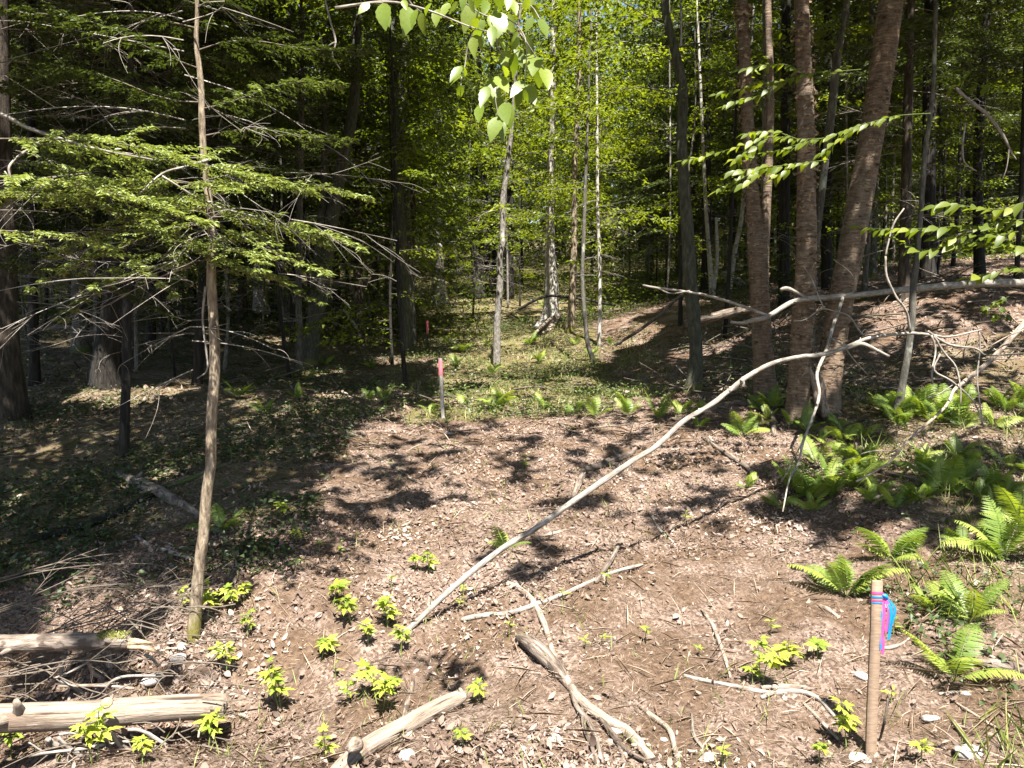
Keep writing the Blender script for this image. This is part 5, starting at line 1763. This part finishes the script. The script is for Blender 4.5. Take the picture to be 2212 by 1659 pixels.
S = [('curved pale stick running down to the split log', [(1084, 1258, 9), (1120, 1276, 12), (1150, 1303, 13), (1167, 1333, 13), (1180, 1366, 13), (1192, 1406, 12), (1210, 1456, 10)], 'stick'),
     ('pale stick crossing the curved one, tapering to the right', [(997, 1342, 11), (1037, 1336, 12), (1104, 1329, 12), (1154, 1311, 12), (1204, 1293, 10), (1254, 1270, 9), (1320, 1241, 8), (1388, 1222, 6)], 'dead'),
     ('forked dark stick above the crossing sticks', [(1287, 1263, 10), (1305, 1236, 12), (1324, 1206, 11), (1342, 1166, 9)], 'rot'),
     ('rotten black driftwood branch near the long bare branch', [(1233, 1088, 10), (1245, 1062, 13), (1257, 1036, 15), (1262, 1020, 14), (1287, 1014, 16), (1337, 996, 18), (1362, 985, 12), (1374, 970, 8)], 'rot'),
     ('short upright stub of wood left of the broken log', [(873, 1556, 11), (880, 1525, 13), (888, 1495, 12), (893, 1472, 8)], 'rot'),
     ('pale forked stick right of the grey root at the bottom', [(1380, 1528, 9), (1420, 1560, 12), (1447, 1586, 13), (1457, 1622, 12), (1467, 1660, 11)], 'stick'),
     ('crooked stick standing out of the litter left of the stake', [(1517, 1320, 8), (1541, 1358, 9), (1555, 1396, 9), (1568, 1432, 8), (1578, 1468, 6)], 'stick'),
     ('long pale stick lying left of the bushy plant', [(1477, 1464, 8), (1525, 1476, 10), (1591, 1488, 10), (1641, 1498, 10), (1700, 1506, 7)], 'dead'),
     ('bent pale stick running down towards the stake', [(1644, 1512, 9), (1681, 1500, 10), (1735, 1500, 11), (1771, 1516, 11), (1795, 1543, 10), (1825, 1570, 9)], 'dead'),
     ('short grey stick above the bent pale stick', [(1645, 1491, 10), (1700, 1490, 11), (1752, 1491, 9)], 'stick'),
     ('thin stick parallel below the bent pale stick', [(1735, 1523, 7), (1768, 1556, 8), (1811, 1600, 7)], 'stick'),
     ('short chip of wood left of the ribboned stake', [(1771, 1313, 9), (1790, 1322, 10), (1812, 1338, 8)], 'stick'),
     ('stick lying at the foot of the pale single fern', [(2088, 1383, 9), (2115, 1402, 10), (2148, 1426, 8)], 'stick'),
     ('dark log end at the right edge below the ferns', [(2110, 1438, 18), (2160, 1446, 24), (2240, 1458, 28)], 'mosslog'),
     ('pale curled twig just right of the stake', [(1900, 1405, 7), (1925, 1404, 9), (1945, 1398, 6), (1964, 1382, 4)], 'dead'),
     ('broken stick in the litter at the bottom right of centre', [(1494, 1546, 7), (1498, 1588, 9), (1518, 1620, 8)], 'rot'),
     ('long thin twig at the lower right', [(2053, 1512, 5), (2108, 1550, 6), (2175, 1590, 5)], 'stick'),
     ('thick stick near the bottom right corner', [(2060, 1566, 11), (2083, 1600, 12), (2110, 1645, 10)], 'stick'),
     ('short straight stick in the right foreground litter', [(2028, 1503, 7), (2060, 1500, 8), (2098, 1499, 6)], 'stick'),
     ('dark stick left of the tall fern clump', [(1710, 1226, 9), (1735, 1232, 12), (1760, 1250, 8)], 'rot'),
     ('upright dark twig right of the stake base', [(1901, 1600, 5), (1910, 1560, 6, 2.85), (1918, 1512, 4, 2.85)], 'rot'),
     ('crooked pale stick at the right end of the bare soil', [(1517, 948, 7), (1545, 968, 9), (1570, 985, 11), (1600, 1005, 12), (1622, 1022, 14), (1633, 1048, 12)], 'rot'),
     ('thin dark twig on the sunny soil in mid clearing', [(1182, 878, 4), (1205, 912, 5), (1238, 938, 5)], 'rot'),
     ('thin twig lying across the upper soil', [(1235, 940, 4), (1290, 925, 4), (1360, 920, 4)], 'rot'),
     ('pale short twig beside the rotten branch', [(1408, 1116, 6), (1425, 1148, 7), (1455, 1175, 5)], 'dead'),
     ('pale stick lying behind the long branch', [(1165, 1160, 6), (1200, 1154, 7), (1240, 1143, 5)], 'stick'),
     ('slim stick in the half shade on the left of the clearing', [(800, 985, 6), (850, 1010, 8), (880, 1032, 8), (910, 1048, 5)], 'rot'),
     ('thin dark pole lying in the shade left of the clearing', [(655, 950, 8), (700, 945, 9), (780, 937, 7)], 'rot'),
     ('mossy fallen log in the shade left of the young hemlock', [(255, 1030, 14), (290, 1048, 24), (340, 1070, 26), (385, 1092, 22), (430, 1115, 12)], 'mosslog'),
     ('grey fallen limb in the shade touching the young hemlock', [(360, 1055, 8), (410, 1040, 11), (450, 1022, 11), (510, 1000, 8)], 'grey_bark'),
     ('long dark log lying in the shaded hollow at left', [(60, 1175, 18), (150, 1152, 20), (240, 1120, 18), (330, 1075, 14)], 'dark_bark'),
     ('broken branch with a pale end left of the hemlock foot', [(292, 1158, 7), (325, 1182, 9), (368, 1196, 10), (418, 1210, 6)], 'dead'),
     ('short pale log on the slope behind the birches', [(1833, 850, 8), (1860, 865, 14), (1880, 875, 10)], 'stick'),
     ('grey log lying in the shaded fern bed', [(1900, 1020, 9), (1980, 1040, 12), (2080, 1070, 9)], 'rot'),
     ('pale log lying low in the ferns', [(1885, 1080, 12), (1930, 1077, 13), (1975, 1074, 8)], 'stick'),
     ('pale twig at the foot of the thin shaded stem', [(742, 668, 5, 19), (758, 690, 6, 19), (772, 712, 6, 19)], 'dead'),
     ('curved dead branch at the foot of the birches', [(1500, 900, 8), (1580, 876, 12), (1640, 880, 13), (1668, 900, 12), (1672, 945, 10)], 'rot')]
for lab, pts, mt in S:
    stick('fallen_stick', lab, pts, mt, 'stick')
# stump between the middle and right birches
t, P, rr = stick('rotten_snag', 'splintered pale snag standing between the middle and right birches', [(1775, 905, 34), (1770, 870, 24, 7.3), (1763, 840, 18, 7.3), (1752, 808, 14, 7.3), (1745, 790, 8, 7.3)], 'stick', 'stump', rough=.3, end='trunk')
twig(t, [(1782, 900, 14, 7.25), (1776, 850, 16, 7.25), (1772, 815, 9, 7.25)], 'stick', 'splinter', .3)
for (lab, pts, mt) in [('dead log leaning on the slope behind the grey green trunk', [(1640, 665, 14, 13), (1560, 680, 20, 13.2), (1480, 700, 18, 13.4)], 'rot'),
                       ('pale dead log end between the curving trunk and the birches', [(1560, 590, 12, 20), (1580, 600, 18, 19.8), (1600, 612, 16, 19.6)], 'dead'),
                       ('thin dead pole leaning across the sunny slope', [(1330, 745, 7, 14.6), (1400, 700, 7, 14.8), (1480, 630, 6, 15)], 'rot'),
                       ('dead arching branch in front of the swollen root base', [(1120, 668, 5, 18), (1180, 640, 6, 18), (1250, 645, 6, 18), (1330, 660, 4, 18)], 'dark_bark')]:
    stick('dead_log', lab, pts, mt, 'log')
for i in range(7):
    a = i * .12
    t_ = stick('leaning_stick', ['lowest', 'second', 'third', 'fourth', 'fifth', 'sixth', 'uppermost'][i] + ' stick of the little heap against the swollen root base', [(1135 + i * 5, 742 - i * 2, 6), (1165 + i * 4, 725 - i * 3, 7), (1195 + i * 3, 712 - i * 3, 6)], 'stick', 'stick', lift=.03 * i, group='sticks against the swollen root base')

# brush pile under and behind the bare log
k_ = lambda a, b_: (a * .2604, 1260 + b_ * .2604)
BP = [('crossed pale stick below the bare log, thick end left', [(840, 1230), (900, 1330), (990, 1490)], 3.0), ('long level stick at the bottom of the brush pile', [(265, 1425), (500, 1395), (700, 1370), (870, 1340)], 2.93),
      ('pale slanting stick in the middle of the brush pile', [(480, 1280), (570, 1360), (680, 1440)], 2.97), ('thick grey stick slanting under the log', [(420, 1300), (500, 1370), (600, 1460)], 3.0),
      ('arched stick curving out from under the log', [(1060, 1215), (1160, 1220), (1280, 1280), (1420, 1370)], 3.0), ('short slanting stick right in the brush pile', [(940, 1250), (1010, 1330), (1085, 1405)], 3.0),
      ('thin steep stick right in the brush pile', [(1085, 1255), (1130, 1310), (1190, 1385)], 3.02), ('small arched stick left under the log', [(490, 1255), (600, 1240), (690, 1275)], 3.03),
      ('level pale stick reaching right below the log', [(870, 1345), (1080, 1310), (1285, 1290)], 3.02), ('upright twig at the right end of the brush pile', [(1645, 1280), (1655, 1215), (1660, 1155)], 3.1),
      ('straight stick lying across behind the bare log', [(500, 805), (600, 860), (695, 912)], 3.3), ('arched pale stick behind the bare log', [(870, 860), (950, 800), (1060, 770), (1290, 768)], 3.32),
      ('long flat stick behind the bare log', [(480, 856), (700, 850), (930, 855), (1115, 872)], 3.3), ('thin pale stick rising towards the mossy log', [(460, 785), (600, 725), (720, 660), (835, 588)], 3.4),
      ('leaning prop under the left of the mossy log', [(505, 740), (525, 650), (545, 560)], 3.5), ('crooked dark prop under the mossy log', [(735, 570), (740, 650), (765, 730), (860, 800)], 3.5),
      ('short prop under the right of the mossy log', [(915, 700), (910, 620), (905, 565)], 3.5), ('curled twig below the splintered end of the mossy log', [(1200, 590), (1270, 630), (1310, 690)], 3.45),
      ('broken twig with jagged end in the brush pile', [(930, 1240), (980, 1330), (1050, 1400), (1090, 1410)], 2.95), ('thin twig crossing low at the left of the brush pile', [(240, 1320), (330, 1380), (400, 1420)], 2.95),
      ('stick stub at the left under the log', [(400, 1290), (420, 1330), (480, 1350)], 2.96), ('long thin twig right of the brush pile', [(1480, 1245), (1540, 1300), (1600, 1350)], 3.02)]
for i, (lab, pts, Y) in enumerate(BP):
    wd = [9, 8, 9, 9, 8, 8, 5, 6, 7, 5, 7, 6, 6, 5, 9, 9, 10, 7, 8, 4, 14, 4][i]
    stick('brush_stick', lab, [(*k_(a, b_), wd * (1 if j else .9), Y + .02 * j) for j, (a, b_) in enumerate(pts)], 'dead' if i % 3 else 'stick', 'stick', group='sticks of the brush pile')
g = Geo()
for i in range(150):
    u, v = random.uniform(-30, 520), random.uniform(1300, 1640)
    Y = 3.7 - (v - 1300) / 340 * .75 + random.uniform(-.05, .1)
    c = at(u, v, Y)
    a = random.uniform(0, 6.28)
    L_ = random.uniform(.1, .35)
    d = np.array([math.cos(a), math.sin(a) * .5, random.uniform(-.4, .5)])
    g.tube([c - d * L_ / 2, c + rvec(1)[0] * .02, c + d * L_ / 2], [.0035, .003, .0018], 4, 3, cap=False)
for i in range(420):
    if i < 260:
        y = random.uniform(8.6, 14)
        x = random.uniform(.22, .68) * y
    else:
        y = random.uniform(9, 30)
        x = random.uniform(-.6, .6) * y
    z = float(H(x, y))
    a = random.uniform(0, 6.28)
    L_ = random.uniform(.3, 1.3)
    d = np.array([math.cos(a), math.sin(a), random.uniform(-.15, .5)])
    c = np.array([x, y, z + random.uniform(.02, .12)])
    g.tube([c - d * L_ / 2, c + rvec(1)[0] * .05, c + d * L_ / 2], np.array([.012, .009, .004]) * random.uniform(.5, 1.3), 4, 3, cap=False)
tag(g.build('brush_twigs', M['twig']), kind='stuff')
# dead brown hemlock boughs lying on the pile
for i, (u, v, Y, azd, L_, lab) in enumerate([(-20, 1330, 3.7, 15, .75, 'dead brown bough lying behind the mossy log at the left edge'), (40, 1390, 3.55, 30, .7, 'dead brown bough drooping over the left of the mossy log'), (190, 1390, 3.6, 40, .55, 'dead brown twiggy bough rising right of centre behind the mossy log'),
                                           (230, 1390, 3.65, 55, .6, 'dead bough fanning up towards the young hemlock foot'), (-10, 1260, 4.1, 5, .8, 'dead bough hanging in the shade at the left edge'), (-20, 1470, 3.35, -5, .6, 'dead twiggy bough between the two logs at the left edge')]):
    c = at(u, v, Y)
    t = thing('dead_bough', c, lab, 'branch', 'dead boughs on the brush pile')
    for k in range(3):
        g = Geo()
        dead_twigs(g, c + [0, 0, .01 * k], L_ * (1 - .15 * k), R(azd + k * 22), .35 - .1 * k, .005, rng, 2)
        tag(g.build('twig', M['twig'], t), kind='stuff')

# stones
for i, (u, v, r_, lab) in enumerate([(852, 1163, .035, 'pale stone in the half shade left of the long branch'), (1862, 1465, .045, 'pale flat stone just left of the stake'), (2085, 1502, .02, 'tiny stone in the right litter'), (2010, 1555, .04, 'pale rounded stone right of the stake base'),
                                     (1850, 1640, .03, 'white stone at the foot of the stake'), (1870, 1648, .025, 'small stone touching the stake foot'), (970, 938, .05, 'pale stone on the sunny soil near the second stake'), (1330, 1580, .03, 'stone beside the grey root'),
                                     (880, 1640, .05, 'rounded stone under the lower end of the broken log'), (330, 1475, .07, 'flat mossy rock right of the mossy log'), (1435, 1600, .018, 'white pebble beside the forked stick'), (1530, 1640, .03, 'half buried stone at the bottom'), (1200, 1600, .025, 'stone on the bare soil below the root'),
                                     (385, 1425, .05, 'mossy stone under the young hemlock roots'), (2090, 1630, .05, 'long pale stone in the bottom right corner'), (395, 1400, .035, 'grey stone at the hemlock foot')]):
    b = hit(u, v)
    g = Geo()
    rs = np.random.default_rng(900 + i)
    th = np.linspace(0, np.pi, 7)
    ph = np.linspace(0, 2 * np.pi, 10, endpoint=False)
    D_ = np.stack([np.sin(th)[:, None] * np.cos(ph), np.sin(th)[:, None] * np.sin(ph), np.cos(th)[:, None] * np.ones(10)], -1).reshape(-1, 3)
    rad_ = np.full(len(D_), 1.)
    for pn, pd in zip(unit(rs.normal(size=(9, 3))), rs.uniform(.55, .9, 9)):
        dn = D_ @ pn
        rad_ = np.where(dn * rad_ > pd, pd / np.maximum(dn, .01), rad_)
    V = D_ * rad_[:, None] * r_ * np.array([rs.uniform(.9, 1.5), rs.uniform(.7, 1.1), rs.uniform(.4, .6)]) + b + [0, 0, r_ * .12]
    g.add(V, None, [[a_ * 10 + c_, a_ * 10 + (c_ + 1) % 10, a_ * 10 + 10 + (c_ + 1) % 10, a_ * 10 + 10 + c_] for a_ in range(6) for c_ in range(10)])
    o = g.build('stone', M['stone'], None, False)
    tag(o, lab, 'stone')

# ------------------------------------------------------------------ leafy branches in front
t = thing('overhanging_branch', at(740, -60, 2.3), 'leafy branch hanging into the top centre close to the viewer', 'branch')
Y0 = 2.3
q2 = lambda a, b_: (737.3 + a / 3, b_ / 3)
for pts in [[(-40, 50), (250, 12), (430, 30), (600, 80), (750, 140), (870, 185), (1000, 210), (1160, 215)], [(700, -60), (860, 60), (960, 110), (1090, 130), (1180, 220), (1200, 340), (1190, 520)], [(1000, 210), (1010, 290), (1060, 420), (1020, 520), (1000, 640), (1020, 750)],
            [(1160, 215), (1250, 350), (1310, 440)], [(870, 185), (820, 300), (800, 430), (780, 500), (775, 560)], [(1060, -60), (1130, 20), (1230, 40), (1290, 130)], [(420, -40), (450, 20), (520, 80)], [(150, 20), (270, 20), (300, 80)]]:
    g = Geo()
    P = np.array([at(*q2(*p), Y0 + .03 * math.sin(i)) for i, p in enumerate(pts)])
    g.tube(P, np.linspace(.0042 if pts[0][0] < 0 else .0025, .0012, len(P)), 6, 5, .1, 3)
    g.build('twig', M['dead'], t)
LV = [(440, 45, 425, 175), (490, 60, 450, 150), (520, 80, 530, 200), (270, 20, 270, 140), (300, 90, 305, 150), (620, 60, 610, 145), (850, 20, 800, 170), (900, 60, 860, 120), (960, 100, 990, 190), (980, 170, 975, 255), (890, 170, 870, 270), (880, 230, 910, 310), (850, 240, 860, 350),
      (1040, 80, 1020, 190), (1080, 90, 1110, 200), (1180, 220, 1250, 350), (1150, 215, 1080, 270), (1150, 240, 1110, 320), (1010, 240, 1060, 310), (1090, 310, 1030, 360), (1070, 330, 1060, 420), (1130, 345, 1100, 490), (1120, 320, 1190, 420), (1240, 350, 1190, 390), (1270, 370, 1240, 440), (1290, 400, 1265, 550),
      (1310, 440, 1340, 550), (1060, 430, 1065, 490), (780, 430, 715, 495), (795, 430, 800, 490), (780, 495, 710, 540), (770, 550, 775, 640), (990, 505, 935, 550), (1000, 495, 1070, 575), (975, 530, 1000, 660), (950, 560, 910, 650), (1180, 525, 1115, 590), (1180, 570, 1115, 690), (1190, 580, 1200, 660), (1200, 550, 1245, 630),
      (1050, 635, 1000, 690), (1060, 660, 1090, 790), (1045, 670, 1070, 780), (940, 655, 905, 695), (900, 680, 885, 760), (1020, 755, 970, 865), (1025, 760, 1050, 880), (1010, 740, 1050, 770), (700, 20, 650, 90), (760, 30, 690, 70), (1100, 0, 1130, 75), (1180, 0, 1220, 50), (1240, 30, 1270, 120), (820, 0, 870, 70), (940, 0, 930, 70), (1010, 30, 985, 100),
      (1240, 110, 1200, 190), (1290, 120, 1330, 220), (580, 20, 540, 70), (180, 20, 120, 70), (400, 0, 420, 50), (1100, -60, 1080, 40), (900, -70, 880, 40), (1000, -60, 1030, 50), (800, -50, 780, 40), (700, -60, 730, 20), (1200, -70, 1240, 10), (860, 110, 900, 230), (920, 120, 900, 200), (1060, 150, 1010, 215)]
for (a, b_, c_, d_) in LV:
    p0 = at(*q2(a, b_), Y0 + random.uniform(-.08, .08))
    p1 = at(*q2(c_, d_), p0[1] + random.uniform(-.05, .05))
    L_ = np.linalg.norm(p1 - p0)
    nn = np.array([random.uniform(-.5, .5), -1.0, random.uniform(.0, .9)])
    place(random.choice(BL), 'leaf', t, p0, p1 - p0, nn, L_ * 1.2)


def leafy(name, label, Y, twigs, leafset, nper, ls, seed, droop=.3):
    r = np.random.default_rng(seed)
    t = thing(name, at(twigs[0][0][0], twigs[0][0][1], Y), label, 'branch')
    for tw in twigs:
        P = catmull(np.array([at(u, v, Y + .05 * i) for i, (u, v) in enumerate(tw)]), 8)
        g = Geo()
        g.tube(P[::4], np.linspace(.004, .0015, len(P[::4])), 5, 3, .05, 2, cap=False)
        g.build('twig', M['grey_bark'], t)
        T = unit(np.gradient(P, axis=0))
        n = max(3, int(nper * np.linalg.norm(np.diff(P, axis=0), axis=1).sum()))
        for i in range(n):
            k = int((.12 + .88 * i / (n - 1)) * (len(P) - 1))
            sd_ = 1 if i % 2 else -1
            side = unit(np.cross(T[k], [0, 0, 1]))
            d = T[k] * r.uniform(.3, .9) + side * sd_ * r.uniform(.5, 1.1) + np.array([0, 0, -droop + r.normal(0, .2)])
            if i == n - 1:
                d = T[k]
            place(leafset[int(r.integers(len(leafset)))], 'leaf', t, P[k] + r.normal(0, .004, 3), d, unit(np.array([r.normal(0, .3), -.65 + r.normal(0, .3), 1])), ls * r.uniform(.65, 1.2))
    return t


leafy('leafy_branch', 'long beech branch with toothed leaves crossing in front of the three birches', 5.4,
      [[(2010, 245), (1940, 250), (1890, 262), (1830, 280), (1780, 298), (1720, 300), (1660, 296), (1590, 318), (1520, 338), (1475, 345)], [(1780, 298), (1730, 310), (1680, 325), (1620, 335), (1580, 345)], [(1870, 265), (1820, 295), (1785, 325), (1770, 335)],
       [(1720, 300), (1680, 286), (1640, 284), (1610, 290)], [(1660, 300), (1630, 318), (1600, 336), (1590, 352)]], BE, 40, .080, 1)
leafy('leafy_branch', 'lower beech branch with drooping leaf rows in front of the leftmost birch', 5.3,
      [[(1790, 345), (1740, 352), (1690, 358), (1640, 370), (1590, 390), (1545, 412)], [(1690, 358), (1650, 362), (1600, 368), (1575, 372)], [(1640, 372), (1620, 390), (1600, 402)], [(1720, 352), (1690, 372), (1670, 385)]], BE, 40, .080, 2)
leafy('leafy_branch', 'broad leaved branch spreading in from the right edge above the fallen tree', 5.0,
      [[(2250, 470), (2180, 478), (2120, 488), (2050, 490), (1980, 494), (1920, 496), (1860, 490)], [(2240, 540), (2180, 530), (2110, 525), (2050, 530), (1990, 540), (1940, 520)], [(2230, 430), (2170, 450), (2110, 450), (2060, 440), (2020, 445)], [(2240, 590), (2190, 580), (2140, 590), (2090, 600)],
       [(2200, 500), (2150, 510), (2090, 508), (2030, 515)]], BE, 34, .105, 3)
leafy('leafy_branch', 'dim beech branch in shade high in front of the leftmost birch', 6.0,
      [[(1860, 150), (1800, 155), (1740, 160), (1690, 175), (1640, 180), (1590, 195), (1540, 205)], [(1740, 160), (1700, 140), (1650, 140), (1600, 150)], [(1690, 175), (1640, 205), (1600, 215), (1560, 230)]], BE, 36, .085, 4)
leafy('leafy_branch', 'small sunlit leaf spray in the upper right beside the dead bent branch', 6.5, [[(2100, 150), (2080, 170), (2060, 190), (2030, 195)], [(2080, 170), (2110, 185), (2140, 195)]], BE, 20, .085, 5)
leafy('leafy_branch', 'little leafy twig over the bank below the broad leaved branch', 7.0, [[(2180, 640), (2150, 655), (2130, 670), (2170, 690)], [(2150, 655), (2170, 675), (2190, 690)]], ML, 22, .08, 6)
t, P, rr = stick('bent_dead_branch', 'thin white dead branch arching down in the upper right', [(2065, 190, 6, 7), (2090, 215, 7, 7), (2130, 245, 7, 7), (2165, 290, 6, 7), (2185, 330, 4, 7), (2195, 345, 3, 7)], 'dead', 'branch')
twig(t, [(2085, 265, 3, 7), (2080, 310, 4, 7), (2083, 350, 3, 7), (2110, 370, 2, 7)], 'dead')
twig(t, [(2180, 320, 3, 7), (2175, 360, 2, 7), (2165, 390, 2, 7)], 'dead')
t, P, rr = stick('bare_twig', 'thin white bare twig hanging at the top left of centre', [(700, -10, 4, 5), (712, 40, 4, 5), (725, 90, 4, 5), (718, 120, 3, 5), (735, 150, 2, 5)], 'dead', 'branch')
twig(t, [(725, 90, 3, 5), (700, 100, 2, 5), (690, 70, 2, 5)], 'dead')
